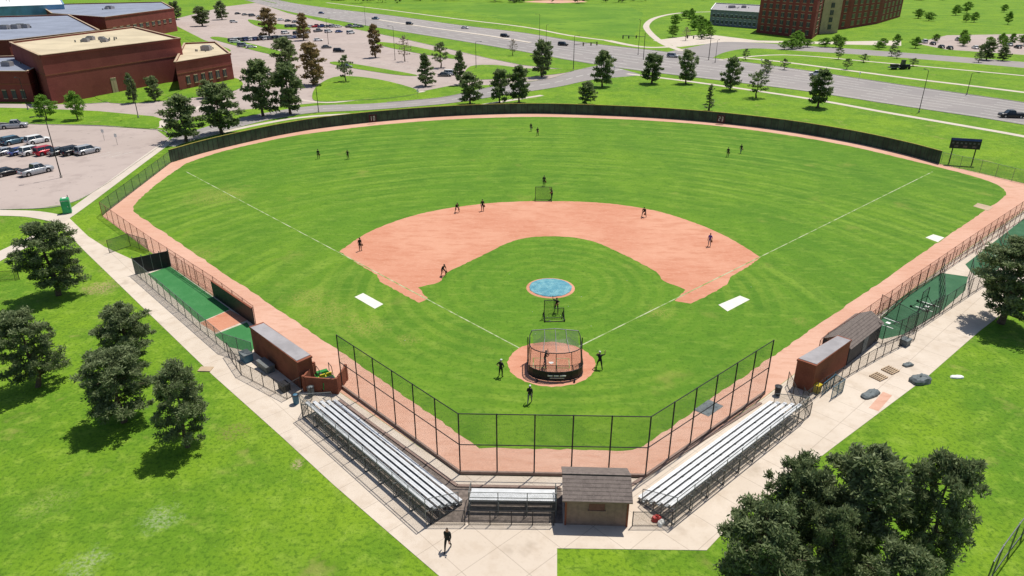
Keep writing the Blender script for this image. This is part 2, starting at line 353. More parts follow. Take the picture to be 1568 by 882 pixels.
lot2=G([(-120,162),(60,166),(150,170),(235,178),(262,186),(330,172),(480,158),(560,153),(640,141),(690,131),(760,130),(840,121),(880,108),(800,100),(750,90),(690,76),(610,58),(540,44),(440,20),(395,4),(345,10),(255,32),(330,70),(352,85),(352,117),(300,128),(250,152),(120,160),(-120,158)])
sheet('parking_lot',lot2,0.005,M_lot)
mb=MB(); kerb(G([(880,108),(800,100),(750,90),(690,76),(610,58),(540,44),(440,20)]),mb); kerb(G([(352,117),(300,128),(250,152),(120,160)]),mb); mb.build('kerb')
def island(px,z=0.12):
    P=catmull(G(px),4,True); mb=MB(); mb.prism(P,0.0,z,M_kerb,M_park); mb.build('grass_island')
island([(488,130),(520,117),(580,122),(642,140),(600,150),(540,154),(490,156),(478,148)])
island([(720,102),(760,100),(805,105),(878,107),(850,114),(770,121),(715,120)])
island([(150,142),(250,128),(345,118),(372,128),(350,142),(250,155),(170,158)])
island([(40,184),(150,183),(232,184),(244,190),(232,198),(150,192),(40,190)])
island([(570,64),(620,69),(700,86),(690,90),(600,74)])
island([(325,60),(345,58),(440,82),(425,86)]); island([(520,95),(600,108),(640,116),(600,114),(510,99)])
island([(285,60),(300,58),(350,75),(340,78)]); island([(380,30),(420,36),(470,42),(465,46),(400,42)])
N_=70
cu=resample(catmull(G([(925,98),(880,108),(840,121),(760,132),(690,147),(640,153),(560,159),(480,162),(400,174),(330,190),(262,212)]),5),N_)
cl=resample(catmull(G([(985,115),(910,122),(850,134),(770,146),(700,157),(640,163),(560,169),(480,173),(410,184),(340,202),(262,222)]),5),N_)
ribbon('cross_street',cu,cl,0.010,M_road); mb=MB(); kerb(cl[5:],mb); kerb(cu[8:44],mb); mb.build('kerb')
ribbon('road_centre_line',cu,cl,0.014,M_rpaint,0.485,0.515,(3,2))
au=resample(catmull(G([(330,-22),(425,0),(500,12),(600,24),(700,38),(800,50),(900,66),(1000,77),(1100,90),(1200,103),(1300,118),(1400,133),(1500,147),(1568,157),(1800,192)]),5),150)
al=resample(catmull(G([(290,-22),(375,0),(440,17),(520,32),(600,46),(700,62),(800,79),(870,92),(960,106),(1050,117),(1150,129),(1250,142),(1350,158),(1460,174),(1568,191),(1800,232)]),5),150)
ribbon('arterial_road',au,al,0.012,M_road)
mb=MB()
for t in (0.06,0.94,0.44,0.56): ribbon('',au,al,0.016,M_rpaint,t-0.005,t+0.005,None,mb)
for t in (0.2,0.32,0.68,0.81): ribbon('',au,al,0.016,M_rpaint,t-0.005,t+0.005,(2,1),mb)
for (s,e) in ((73,74),(87,88)):
    for q in range(9):
        t=.08+.1*q; a=[au[s][k]*(1-t)+al[s][k]*t for k in (0,1)]; b=[au[s][k]*(1-t-.05)+al[s][k]*(t+.05) for k in (0,1)]; mb.beam((a[0],a[1],.016),(b[0],b[1],.016),3.0,.006,M_rpaint)
mb.build('road_markings')
mb=MB(); kerb(au[::2],mb); kerb(al[::2][:40],mb); kerb(al[::2][48:],mb); mb.build('kerb')
mb=MB()
for (s0,s1) in ((18,70),(96,120)):
    P=[]; Q=[]
    for i in range(s0,s1): P.append(tuple(au[i][k]*0.53+al[i][k]*0.47 for k in(0,1))); Q.append(tuple(au[i][k]*0.47+al[i][k]*0.53 for k in(0,1)))
    mb.prism(P+Q[::-1],0.0,0.14,M_kerb,M_walk if s0>90 else M_park)
mb.build('road_median')
ribbon('side_street',resample(catmull(G([(1010,82),(1060,72),(1110,64),(1200,68),(1350,78),(1568,95),(1800,116)]),4),50),resample(catmull(G([(1085,92),(1110,80),(1150,74),(1210,77),(1350,86),(1568,104),(1800,127)]),4),50),0.008,M_road)
sheet('parking_lot',G([(1400,66),(1450,54),(1568,52),(1700,56),(1700,94),(1568,84),(1450,76)]),0.004,M_lot)
for P,w in [([(960,113),(1050,124),(1150,138),(1250,153),(1350,171),(1460,190),(1568,209),(1700,236)],2.2),
            ([(500,4),(600,16),(700,29),(800,41),(870,54),(930,62)],2.6),
            ([(1130,88),(1200,95),(1300,108),(1400,121),(1500,133),(1620,148)],2.6),
            ([(1100,92),(1200,84),(1350,96),(1568,116),(1700,130)],2.0),
            ([(1045,78),(1015,66),(995,50),(990,38),(1005,27),(1040,20),(1090,18)],3.5),
            ([(930,62),(985,72),(1040,70),(1100,58)],4),([(440,150),(500,157),(560,151),(650,140)],1.5),
            ([(352,152),(300,166),(262,180),(240,196)],2.5),([(830,146),(760,157),(700,166),(600,172),(480,178),(400,190),(300,212),(262,224)],1.8)]:
    path('sidewalk',G(P),w,0.02+random.random()*0.01,M_walk)
sheet('school_plaza',G([(1000,62),(1080,52),(1160,62),(1260,64),(1380,62),(1380,70),(1200,66),(1110,64),(1040,72)]),0.006,M_walk)
sheet('bare_ground_field',G([(800,3),(820,1),(850,0),(890,1),(900,3),(850,5)]),0.006,M_track)
M_meadow=layered('meadow_grass_mat',A(104,150,40),[('n',0.02,A(130,170,50),0.42,0.6,0.8),('n',0.08,A(84,132,38),0.48,0.66,0.7),('n',.4,A(154,178,74),0.55,0.7,.5)])
sheet('meadow',G([(560,8),(700,18),(900,52),(970,58),(985,20),(960,8),(900,6),(700,4)]),0.003,M_meadow)
mb=MB()
for k in range(12):
    u=-20+k*17; a=g(u,241); b=(a[0]+5*math.cos(math.radians(62)),a[1]+5*math.sin(math.radians(62)))
    mb.beam((a[0],a[1],0.012),(b[0],b[1],0.012),0.13,0.006,M_rpaint)
for row,(ua,ub,v0,v1,n) in enumerate([(355,540,62,48,24),(440,560,76,66,16),(545,690,92,112,20)]):
    for k in range(n):
        t=k/(n-1); a=g(ua+(ub-ua)*t,v0+(v1-v0)*t); mb.beam((a[0]-1.4,a[1]-2.2,0.012),(a[0]+1.4,a[1]+2.2,0.012),0.15,0.006,M_rpaint)
mb.build('parking_markings')

# ---------------------------------------------------------------- fences
def fence(name,pts,h,post=3.0,net=N_chain,pm=M_steel,screen=None,mid=False,r=0.035):
    mb=MB(); s=0
    for i in range(len(pts)-1):
        a,b=pts[i],pts[i+1]; L=math.dist(a,b); n=max(1,round(L/post))
        for k in range(n+(1 if i==len(pts)-2 else 0)):
            t=k/n; p=(a[0]+(b[0]-a[0])*t,a[1]+(b[1]-a[1])*t); mb.cyl((p[0],p[1],0),(p[0],p[1],h+0.04),r,r,pm,6)
        mb.cyl((a[0],a[1],h),(b[0],b[1],h),r*.75,r*.75,pm,5,False); mb.cyl((a[0],a[1],0.1),(b[0],b[1],0.1),r*.6,r*.6,pm,5,False)
        if mid: mb.cyl((a[0],a[1],h*.5),(b[0],b[1],h*.5),r*.75,r*.75,pm,5,False)
        mb.face([(a[0],a[1],0.03),(b[0],b[1],0.03),(b[0],b[1],h),(a[0],a[1],h)],net,[(s,0),(s+L,0),(s+L,h),(s,h)])
        s+=L
    return mb.build(name)
mb=MB(); H_=2.4
for i in range(len(fence_w)-1):
    a,b=fence_w[i],fence_w[i+1]
    mb.beam((a[0],a[1],H_/2),(b[0],b[1],H_/2),0.10,H_,M_pad)
    mb.beam((a[0],a[1],H_+0.05),(b[0],b[1],H_+0.05),0.14,0.10,M_yel)
    for k in (0,0.5):
        p=(a[0]*(1-k)+b[0]*k,a[1]*(1-k)+b[1]*k); mb.cyl((p[0],p[1],0),(p[0],p[1],H_),0.08,0.08,M_black,6)
mb.build('outfield_fence')
for (u,v,txt) in ((571,189,'10'),(1103,190,'23')):
    x,y=g(u,v); a=math.atan2(y,x)-math.pi/2
    mb=MB(); mb.box((0,0,0.4),(1.7,0.08,1.7),M_maroon)
    for k,ch in enumerate(txt):
        ox=-0.32+0.64*k
        seg={'1':[(0,0,.12,1.0)],'0':[(-.2,0,.11,1.0),(.2,0,.11,1.0),(0,.9,.4,.1),(0,0,.4,.1)],'2':[(0,.9,.4,.1),(.2,.46,.11,.5),(0,.44,.4,.1),(-.2,0,.11,.46),(0,0,.45,.1)],'3':[(0,.9,.4,.1),(.2,0,.11,1.0),(0,.44,.4,.1),(0,0,.4,.1)]}[ch]
        for sx,sz,w,h in seg: mb.box((ox+sx*.8,-0.06,0.75+sz),(w*.8,0.03,h),M_white)
    mb.build('fence_number_sign',(x-math.cos(a+math.pi/2)*0.22,y-math.sin(a+math.pi/2)*0.22,0),a)
fence('corner_fence',G([(262,249),(157,330)]),2.1,3.0,N_green,M_black)
fence('chain_link_fence',G([(157,331),(236,388)]),2.2,2.6,N_red,M_rust)
fence('chain_link_fence',G([(236,388),(330,450),(392,497)]),2.2,2.6,N_red,M_rust)
fence('chain_link_fence',G([(168,388),(200,377),(228,386)]),1.8,2.2,N_green,M_black)
fence('chain_link_fence',G([(0,430),(30,428),(25,405)]),1.2,2.5,N_dark,M_black)
fence('chain_link_fence',G([(1440,251),(1500,264),(1575,283),(1620,296)]),2.2,3.0,N_chain,M_steel)
fence('chain_link_fence',G([(1620,300),(1568,325),(1480,386),(1390,450),(1310,508)]),2.2,2.8,N_red,M_rust)
fence('chain_link_fence',G([(1310,508),(1262,540),(1250,552)]),2.2,2.8,N_red,M_rust)
fence('perimeter_fence',G([(1505,905),(1520,880),(1545,845),(1600,775)]),2.4,2.4,N_chain,M_steel,r=0.05)
BL,BR=g(705,726),g(988,731); WL=g(515,513,5.4); WR=g(1185,521,5.4)
fence('backstop_fence',[WL,BL,BR,WR],5.4,2.9,N_back,M_black,mid=True,r=0.055)
mb=MB()
for a,b in ((WL,BL),(BL,BR),(BR,WR)):
    mb.beam((a[0],a[1],0.16),(b[0],b[1],0.16),0.16,0.26,M_wood)
mb.build('backstop_kick_wall')
slab('rubber_mat',[(1062,628),(1085,612),(1108,622),(1085,638)],0.02,M_gtarp)

# ---------------------------------------------------------------- bleachers
def bleacher(A_,B_,rows,depth=0.62,rise=0.24,z0=0.42):
    d=Vector((B_[0]-A_[0],B_[1]-A_[1])); L=d.length; d.normalize(); n=Vector((d.y,-d.x))
    mid=Vector(((A_[0]+B_[0])/2,(A_[1]+B_[1])/2))
    if (mid-Vector((0,5))).dot(n)<0: n=-n
    mb=MB(); P=lambda s,o,z:(A_[0]+d.x*s+n.x*o,A_[1]+d.y*s+n.y*o,z)
    for i in range(rows):
        o=i*depth; z=z0+i*rise
        for q in (0,0.15): mb.beam(P(0,o+q,z),P(L,o+q,z),0.135,0.045,M_al)
        if i>0:
            for q in (-0.36,-0.20): mb.beam(P(0,o+q,z-0.42),P(L,o+q,z-0.42),0.145,0.04,M_ald)
            mb.beam(P(0,o-0.10,z-0.3),P(L,o-0.10,z-0.3),0.02,0.14,M_ald)
    k=0
    while k<=L+.01:
        W=rows*depth; mb.beam(P(k,-.05,0.25),P(k,W,z0+rows*rise-0.3),0.06,0.07,M_steel)
        for i in range(rows): mb.beam(P(k,i*depth+.07,0.03),P(k,i*depth+.07,z0+i*rise-.03),0.06,0.06,M_steel)
        mb.beam(P(k,0,0.08),P(k,W,0.08),0.06,0.06,M_steel); mb.cyl(P(k,W,0.05),P(k,W,z0+rows*rise+0.75),0.03,0.03,M_steel,6)
        k+=L/round(L/1.9)
    zt=z0+rows*rise+0.75; W=rows*depth
    for zz in (zt,zt-.45): mb.cyl(P(0,W,zz),P(L,W,zz),0.028,0.028,M_steel,5)
    a=P(0,W,0);b=P(L,W,0); mb.face([(a[0],a[1],0.5),(b[0],b[1],0.5),(b[0],b[1],zt),(a[0],a[1],zt)],N_chain,[(0,0),(L,0),(L,1.6),(0,1.6)])
    for s in (0,L):
        mb.cyl(P(s,0.3,z0+.9),P(s,W,zt),0.028,0.028,M_steel,5); mb.cyl(P(s,0.3,0.05),P(s,0.3,z0+.9),0.028,0.028,M_steel,5)
        a=P(s,0.3,0);b=P(s,W,0); mb.face([(a[0],a[1],.3),(b[0],b[1],z0+rows*rise-.3),(b[0],b[1],zt),(a[0],a[1],z0+.9)],N_chain,[(0,0),(3,1),(3,2),(0,1)])
    return mb.build('bleacher')
bleacher(g(513,612,.42),g(707,766,.42),5)
bleacher(g(1180,614,.42),g(978,761,.42),5)
bleacher(g(850,751,.42),g(722,749,.42),4,0.55,0.22)
sheet('bleacher_pad',G([(478,640),(520,612),(705,745),(860,748),(862,802),(665,800)]),0.036,simple('gravel_mat',A(132,120,112),0.95,0.25,3))
fence('stand_fence',G([(478,612),(464,638),(560,716),(660,804),(712,804)]),1.25,2.2,N_dark,M_black)
fence('stand_fence',G([(718,804),(848,805)]),1.25,1.5,N_dark,M_black)
fence('stand_fence',G([(968,806),(1028,806),(1130,722),(1240,636),(1228,612)]),1.25,2.2,N_dark,M_black)
mb=MB()
for (p,q) in (((520,614),(700,745)),((700,745),(858,748)),((965,745),(1165,618))):
    a,b=g(*p),g(*q); mb.beam((a[0],a[1],0.08),(b[0],b[1],0.08),0.25,0.09,M_wood)
mb.build('timber_edge')

# ---------------------------------------------------------------- press box
a=g(862,806);b=g(963,809); d=Vector((b[0]-a[0],b[1]-a[1]));L=d.length;ang=math.atan2(d.y,d.x)
mb=MB(); Dp=3.3;hw=2.35;hr=3.15
mb.box((L/2,Dp/2,0),(L-.3,Dp-.3,hw),M_wood)
for x in (0.15,L-.15):
    mb.face([(x,0.15,hw),(x,Dp-.15,hw),(x,Dp/2,hr-.06)],M_wood)
    for y in (0.15,Dp-.15): mb.box((x,y,0),(0.12,0.12,hw),M_brickd)
for (y0,y1) in ((-.12,Dp/2),(Dp+.12,Dp/2)):
    z0=hw-.08
    mb.face([(-.1,y0,z0),(L+.1,y0,z0),(L+.1,y1,hr),(-.1,y1,hr)],M_shing); mb.face([(-.1,y0,z0-.1),(L+.1,y0,z0-.1),(L+.1,y0,z0),(-.1,y0,z0)],M_wood)
    for x in (-.1,L+.1): mb.face([(x,y0,z0-.1),(x,y1,hr-.1),(x,y1,hr),(x,y0,z0)],M_wood)
mb.box((L/2,Dp/2,hr-.02),(L+.2,0.22,0.05),M_shing)
mb.box((L*.5,0.12,1.35),(1.05,0.08,0.62),simple('window_shutter_mat',(0.16,0.07,0.06,1)));
for z in (1.30,1.97): mb.box((L*.5,0.10,z),(1.2,0.12,0.05),M_wood)
for k in range(1,9): mb.box((k*L/9,0.146,0.05),(0.03,0.02,hw-.2),M_wood)
mb.build('press_box',(a[0],a[1],0.03),ang)
# ---------------------------------------------------------------- dugouts
def dugout(px,h):
    P=G(px,h); c=Vector((sum(p[0] for p in P)/4,sum(p[1] for p in P)/4))
    mb=MB()
    bl,fl,fr,br=P
    def lerp(a,b,t): return (a[0]+(b[0]-a[0])*t,a[1]+(b[1]-a[1])*t)
    mb.prism([bl,lerp(bl,fl,.12),lerp(br,fr,.12),br],0,h,M_brickd,M_brickd)
    for (p,q) in ((bl,fl),(br,fr)):
        o=lerp(p,q,0.125); e=q; w=0.25; dd=Vector((e[0]-o[0],e[1]-o[1])).normalized(); inn=(c-Vector(o)); inn-=dd*inn.dot(dd); inn.normalize(); inn*=w
        mb.prism([o,e,(e[0]+inn.x,e[1]+inn.y),(o[0]+inn.x,o[1]+inn.y)],0,h,M_brickd,M_brickd)
    big=[(c.x+(p[0]-c.x)*1.03,c.y+(p[1]-c.y)*1.03) for p in P]
    mb.prism(big,h+.003,h+.16,M_brickd,M_brickd)
    sm=[(c.x+(p[0]-c.x)*0.97,c.y+(p[1]-c.y)*0.95) for p in P]; mb.prism(sm,h+.163,h+.2,M_roofg,M_roofg)
    for k in range(1,4): 
        a=lerp(fl,fr,k/4); mb.cyl((a[0],a[1],0),(a[0],a[1],h),0.05,0.05,M_black,6)
    a,b=lerp(fl,fr,.02),lerp(fl,fr,.98); mb.wall(a,b,0,1.2,N_dark); mb.cyl((a[0],a[1],1.2),(b[0],b[1],1.2),.03,.03,M_black,6)
    e0,e1=lerp(bl,fl,.35),lerp(br,fr,.35); e0=lerp(e0,e1,.05);e1=lerp(e0,e1,.95); mb.beam((e0[0],e0[1],.45),(e1[0],e1[1],.45),.4,.06,M_wood)
    mb.build('dugout')
dugout([(383,503),(404,496),(477,547),(455,557)],2.6)
dugout([(1250,562),(1221,552),(1282,516),(1303,523)],2.7)
a=g(1296,560);b=g(1345,520); d=Vector((b[0]-a[0],b[1]-a[1]));L=d.length;ang=math.atan2(d.y,d.x)
mb=MB(); W=2.6
mb.box((L/2,W/2,0),(L,W,1.9),simple('shed_siding_mat',(0.05,0.05,0.055,1)))
for (y0,y1) in ((-.15,W/2),(W+.15,W/2)): mb.face([(-.15,y0,1.85),(L+.15,y0,1.85),(L+.15,y1,2.7),(-.15,y1,2.7)],M_shing)
for x in (0,L): mb.face([(x,0,1.9),(x,W,1.9),(x,W/2,2.65)],M_wood)
mb.box((L/2,-.03,0.05),(1.1,.05,1.7),M_gtarp); mb.build('equipment_shed',(a[0],a[1],0.03),ang)

# ---------------------------------------------------------------- bullpens
sheet('bullpen_turf',G([(226,420),(260,408),(352,474),(306,494)]),0.036,M_turf)
sheet('bullpen_dirt',G([(306,495),(352,475),(380,490),(330,510)]),0.036,M_dirt)
sheet('bullpen_turf',G([(328,513),(378,494),(398,520),(385,540),(352,532)]),0.040,M_turf)
fence('bullpen_fence',G([(208,420),(345,538),(388,552)]),2.0,2.0,N_green,M_steel)
fence('bullpen_fence',G([(262,408),(328,454)]),2.0,2.0,N_red,M_rust)
mb=MB(); a,b=g(208,420),g(262,408); mb.beam((a[0],a[1],1.05),(b[0],b[1],1.05),.1,2.1,M_black)
for k in range(5): mb.cyl((a[0]+(b[0]-a[0])*k/4,a[1]+(b[1]-a[1])*k/4,0),(a[0]+(b[0]-a[0])*k/4,a[1]+(b[1]-a[1])*k/4,2.3),.06,.06,M_steel,6)
mb.build('bullpen_windscreen')
mb=MB(); a,b=g(328,454),g(390,498); mb.beam((a[0],a[1],1.0),(b[0],b[1],1.0),.14,1.9,M_black); mb.beam((a[0],a[1],1.99),(b[0],b[1],1.99),.2,.08,M_brickd)
mb.build('bullpen_wall')
sheet('bullpen_turf',G([(1325,508),(1385,452),(1440,418),(1482,424),(1478,445),(1440,478),(1385,512),(1350,520)]),0.036,M_turfd)
sheet('bullpen_turf',G([(1478,405),(1568,335),(1620,300),(1620,345),(1568,385),(1510,425),(1490,420)]),0.036,M_turfd)
for (u,v) in ((1360,495),(1420,470),(1530,390)):
    x,y=g(u,v); mb=MB(); mb.box((-.9,0,0.04),(.12,1.8,.01),M_white); mb.box((.9,0,0.04),(.12,1.8,.01),M_white); mb.box((0,0,.04),(.43,.43,.02),M_white); mb.build('practice_plate',(x,y,0),.75)
for pts,nt,pm in [([(1322,512),(1392,452),(1480,392),(1568,335)],N_red,M_rust),([(1350,528),(1400,508),(1484,452),(1484,420)],N_dark,M_black),([(1385,512),(1440,478),(1440,418)],N_dark,M_black),
            ([(1484,452),(1568,398),(1620,360)],N_dark,M_black),([(1322,512),(1350,528)],N_dark,M_black),([(1495,385),(1510,425)],N_dark,M_rust),([(1400,508),(1345,478)],N_dark,M_black),([(1530,362),(1548,412)],N_dark,M_rust)]:
    fence('bullpen_fence',G(pts),2.1,2.2,nt,pm)
# ---------------------------------------------------------------- batting cage, screens
def tube(mb,P,r,m,n=6):
    for a,b in zip(P[:-1],P[1:]): mb.cyl(a,b,r,r,m,n)
def netquad(mb,a,b,c,d,m):
    a,b,c,d=map(Vector,(a,b,c,d)); w=(b-a).length; h=(d-a).length; mb.face([a,b,c,d],m,[(0,0),(w,0),(w,h),(0,h)])
mb=MB(); R=2.55; 
def arc(r,z,y0,n=10,front=1.9): 
    P=[(-r,y0+front,z)]+[(-r*math.cos(math.pi*k/n),y0-r*0.62*math.sin(math.pi*k/n),z) for k in range(n+1)]+[(r,y0+front,z)]; return P
b0=arc(R,0.12,0); b1=arc(R,1.0,0); b2=arc(R*.93,2.7,0.35); 
tube(mb,b0,.05,M_black); tube(mb,b1,.035,M_black); tube(mb,b2,.045,M_black)
for i in range(len(b0)-1):
    mb.face([b0[i],b0[i+1],b1[i+1],b1[i]],M_black)
    netquad(mb,b1[i],b1[i+1],b2[i+1],b2[i],N_dark)
    netquad(mb,b2[i],b2[i+1],(b2[i+1][0]*.5,b2[i+1][1]*.5+1.0,3.25),(b2[i][0]*.5,b2[i][1]*.5+1.0,3.25),N_dark) if i not in (0,len(b0)-2) else None
for i in range(0,len(b0)): 
    if i%2==0 or i in (1,len(b0)-2): mb.cyl(b0[i],b2[i],.032,.032,M_black,6)
fl_,fr_=b2[0],b2[-1]
top=[fl_,(-R*.85,2.3,3.2),(0,2.4,3.35),(R*.85,2.3,3.2),fr_]; tube(mb,top,.045,M_steel)
for x in (-1.0,0.0,1.0):
    P=[(x,2.35,3.32),(x,0.6,3.3),(x*1.2,-0.9,2.75)]; tube(mb,P,.035,M_steel)
netquad(mb,(-R*.85,2.3,3.2),(R*.85,2.3,3.2),(R*.8,-0.2,3.0),(-R*.8,-0.2,3.0),N_dark)
for x in (-1,1): mb.cyl((x*(R),1.9,.12),(x*R,1.9,2.7),.05,.05,M_black,6)
for x,y in ((-R,1.9),(R,1.9),(-1.7,-1.45),(1.7,-1.45)): mb.cyl((x-.06,y-.1,.17),(x+.06,y-.1,.17),.17,.17,M_tire,12)
for k,(x0,x1) in enumerate([(-.75,-.3),(-.2,.25),(.35,.9)]):
    mb.box(((x0+x1)/2,-R*.62-.06,.62),(x1-x0,.03,.12),M_white)
mb.box((0.1,-R*.62-.06,.42),(1.3,.03,.05),M_white)
cx,cy=g(850,571); mb.build('batting_cage',(cx,cy,0.012),0.02)
def lscreen(name,u,v,w,h,rz,cut=True):
    mb=MB(); r=.04
    P=[(-w/2,0,0),(-w/2,0,h),(0 if cut else w/2,0,h)]+([(0,0,h*.55),(w/2,0,h*.55)] if cut else [])+[(w/2,0,0),(-w/2,0,0)]
    tube(mb,P,r,M_black)
    netquad(mb,(-w/2,0,.02),(0,0,.02),(0,0,h),(-w/2,0,h),N_dark); netquad(mb,(0,0,.02),(w/2,0,.02),(w/2,0,h*.55 if cut else h),(0,0,h*.55 if cut else h),N_dark)
    for x in (-w/2,w/2):
        tube(mb,[(x,-.9,.05),(x,.9,.05)],r,M_black); tube(mb,[(x,-.8,.05),(x,0,h*.5),(x,.8,.05)],.03,M_black)
        for y in (-.85,.85): mb.cyl((x-.05,y,.12),(x+.05,y,.12),.12,.12,M_tire,10)
    tube(mb,[(-w/2,-.9,.05),(w/2,-.9,.05)],r,M_black)
    x,y=g(u,v); mb.build(name,(x,y,0.02),rz)
lscreen('pitching_l_screen',848,487,2.1,2.1,0.1); lscreen('infield_screen',832,306,2.6,2.1,0.0,False); lscreen('infield_screen',1412,470,2.0,2.1,0.8,False)

# ---------------------------------------------------------------- small props
def crate(name,u,v,sz,mat,rz=.7,z=0.03,lid=None):
    x,y=g(u,v); mb=MB(); mb.box((0,0,0),sz,mat,0,(1.06,1.06)); mb.box((0,0,sz[2]),(sz[0]*1.12,sz[1]*1.12,.06),lid or mat); mb.build(name,(x,y,z),rz)
def bin_(u,v,mat):
    x,y=g(u,v); mb=MB(); mb.cyl((0,0,0),(0,0,.85),.24,.30,mat,14); mb.cyl((0,0,.85),(0,0,.9),.33,.33,M_black,14); mb.cyl((0,0,.9),(0,0,.93),.2,.12,mat,10); mb.build('trash_bin',(x,y,.03))
x,y=g(104,326); mb=MB(); mb.box((0,0,.05),(1.15,1.15,2.05),M_porta); mb.box((0,0,2.1),(1.2,1.2,.18),M_porta,0,(.8,.8)); mb.box((0,0,2.28),(.5,.5,.05),M_white); mb.box((0,-.6,.15),(.75,.04,1.8),M_porta); mb.box((.25,-.63,1.0),(.08,.04,.15),M_white); mb.box((0,-.585,1.9),(.9,.03,.12),M_white); mb.cyl((.45,.45,2.1),(.45,.45,2.6),.05,.05,M_black,8); mb.build('portable_toilet',(x,y,0.04),.5)
bin_(454,618,M_blue); bin_(477,606,M_gtarp); bin_(1190,605,M_black)
crate('storage_box',408,566,(1.8,.8,.7),M_gtarp,-.75,lid=M_steel); crate('storage_box',378,552,(1.1,.8,.8),M_blue,-.75,lid=M_gtarp); crate('storage_box',436,597,(.9,.7,.6),M_black,-.75)
crate('storage_box',1250,600,(.6,.5,.7),M_jyel,.7); crate('storage_box',1385,528,(.9,.7,.6),M_gtarp,.7)
fence('equipment_pen_fence',G([(350,545),(370,575),(440,612),(462,600)]),1.5,1.6,N_dark,M_black)
fence('equipment_pen_fence',G([(1205,590),(1222,628),(1262,598),(1300,575),(1352,545),(1400,520)]),1.4,1.6,N_dark,M_black)
fence('batting_tee_net',G([(1258,606),(1275,592),(1290,600),(1272,612)]),1.3,.8,N_green,M_blue)
ex,ey=g(500,590); mb=MB()
for (x0,y0,x1,y1) in ((-1.5,-1.2,1.5,-1.2),(1.5,-1.2,1.5,1.1),(-1.5,1.1,-1.5,-1.2)): mb.beam((x0,y0,.75),(x1,y1,.75),.16,1.5,M_brickd)
for x in (-1.5,1.5):
    for y in (-1.2,1.1): mb.box((x,y,0),(.25,.25,1.6),M_brickd)
mb.build('brick_enclosure',(ex,ey,.03),-.1)
mb=MB(); mb.box((0,0,.35),(1.3,2.4,.35),M_jgreen); mb.box((0,-.75,.72),(1.25,.95,.32),M_jgreen); mb.box((0,-.75,.9),(1.1,.8,.16),M_black); mb.box((0,.95,.7),(1.1,.55,.3),M_jgreen,0,(.9,.7))
mb.box((-.3,.1,.7),(.5,.5,.15),M_jyel); mb.box((.3,.1,.7),(.5,.5,.15),M_jyel); mb.box((-.3,-.16,.85),(.5,.1,.45),M_jyel); mb.box((.3,-.16,.85),(.5,.1,.45),M_jyel)
for x in (-.62,.62):
    tube(mb,[(x,.75,.9),(x*.9,.55,1.9),(x*.9,-.3,1.9),(x,-.35,.9)],.03,M_black)
    for y in (-.8,.8): mb.cyl((x-.12,y,.3),(x+.12,y,.3),.3,.3,M_tire,14); mb.cyl((x-.13,y,.3),(x+.13,y,.3),.14,.14,M_jyel,10)
mb.cyl((-.3,.5,.95),(-.3,.42,1.05),.16,.16,M_black,12)
mb.build('utility_cart',(ex,ey,.03),.6)
def lump(name,u,v,rx,ry,h,mat,rz):
    x,y=g(u,v); mb=MB(); n=22; rings=[]
    for j,(s,z) in enumerate([(1,.0),(.97,.5),(.8,.85),(.45,1),(.1,.95)]):
        rings.append([((rx*s*(1+random.uniform(-.08,.08)))*math.copysign(abs(math.cos(2*math.pi*i/n))**.6,math.cos(2*math.pi*i/n)),(ry*s*(1+random.uniform(-.1,.1)))*math.copysign(abs(math.sin(2*math.pi*i/n))**.6,math.sin(2*math.pi*i/n)),h*z*(1+random.uniform(-.2,.2))) for i in range(n)])
    for a,b in zip(rings[:-1],rings[1:]): mb.mesh(a+b,[(i,(i+1)%n,n+(i+1)%n,n+i) for i in range(n)],mat,True)
    mb.mesh(rings[-1],[tuple(range(n))],mat); mb.build(name,(x,y,.03),rz)
lump('folded_tarp',1408,584,1.0,.65,.5,M_gtarp,.4); lump('folded_tarp',1333,605,1.1,.45,.3,M_gtarp,.6); lump('folded_tarp',1390,560,.55,.3,.25,M_gtarp,.4); lump('white_sandbag',1465,578,.6,.25,.15,M_white,.1)
sheet('dirt_patch',G([(1330,625),(1352,600),(1366,606),(1345,630)]),0.034,M_track)
for k in range(2):
    x,y=g(1345+18*k,578-10*k); mb=MB()
    for i in range(6): mb.box((0,-.5+.2*i,.1),(1.2,.1,.03),M_beige)
    for i in (-.55,0,.55): mb.box((i,0,0),(.1,1.1,.09),M_beige)
    mb.build('wooden_pallet',(x,y,.03),.6)
lump('red_duffel_bag',1005,797,.35,.22,.35,M_red,.3); lump('white_equipment_bag',1012,803,.3,.2,.3,M_white,.9)
bp=g(315,566); sheet('utility_pad',[(bp[0]-.6,bp[1]-.4),(bp[0]+.6,bp[1]-.4),(bp[0]+.6,bp[1]+.4),(bp[0]-.6,bp[1]+.4)],.1,M_beige,.1)
x,y=g(1470,252); mb=MB()
for s in (-1.9,1.9): mb.cyl((s,0,0),(s,0,4.6),.11,.11,M_black,8)
mb.box((0,0,3.0),(5.0,.3,1.9),M_black); mb.box((0,-.17,4.5),(4.8,.06,.32),simple('scoreboard_header_mat',(.04,.07,.25,1)))
for k in range(7): mb.box((-2.1+.7*k,-.18,3.9),(.35,.04,.3),simple('scoreboard_digit_mat',(.12,.12,.12,1)))
for k in range(3): mb.box((-1.5+1.5*k,-.18,3.25),(.7,.04,.35),M_glass)
mb.build('scoreboard',(x,y,0),-.25)

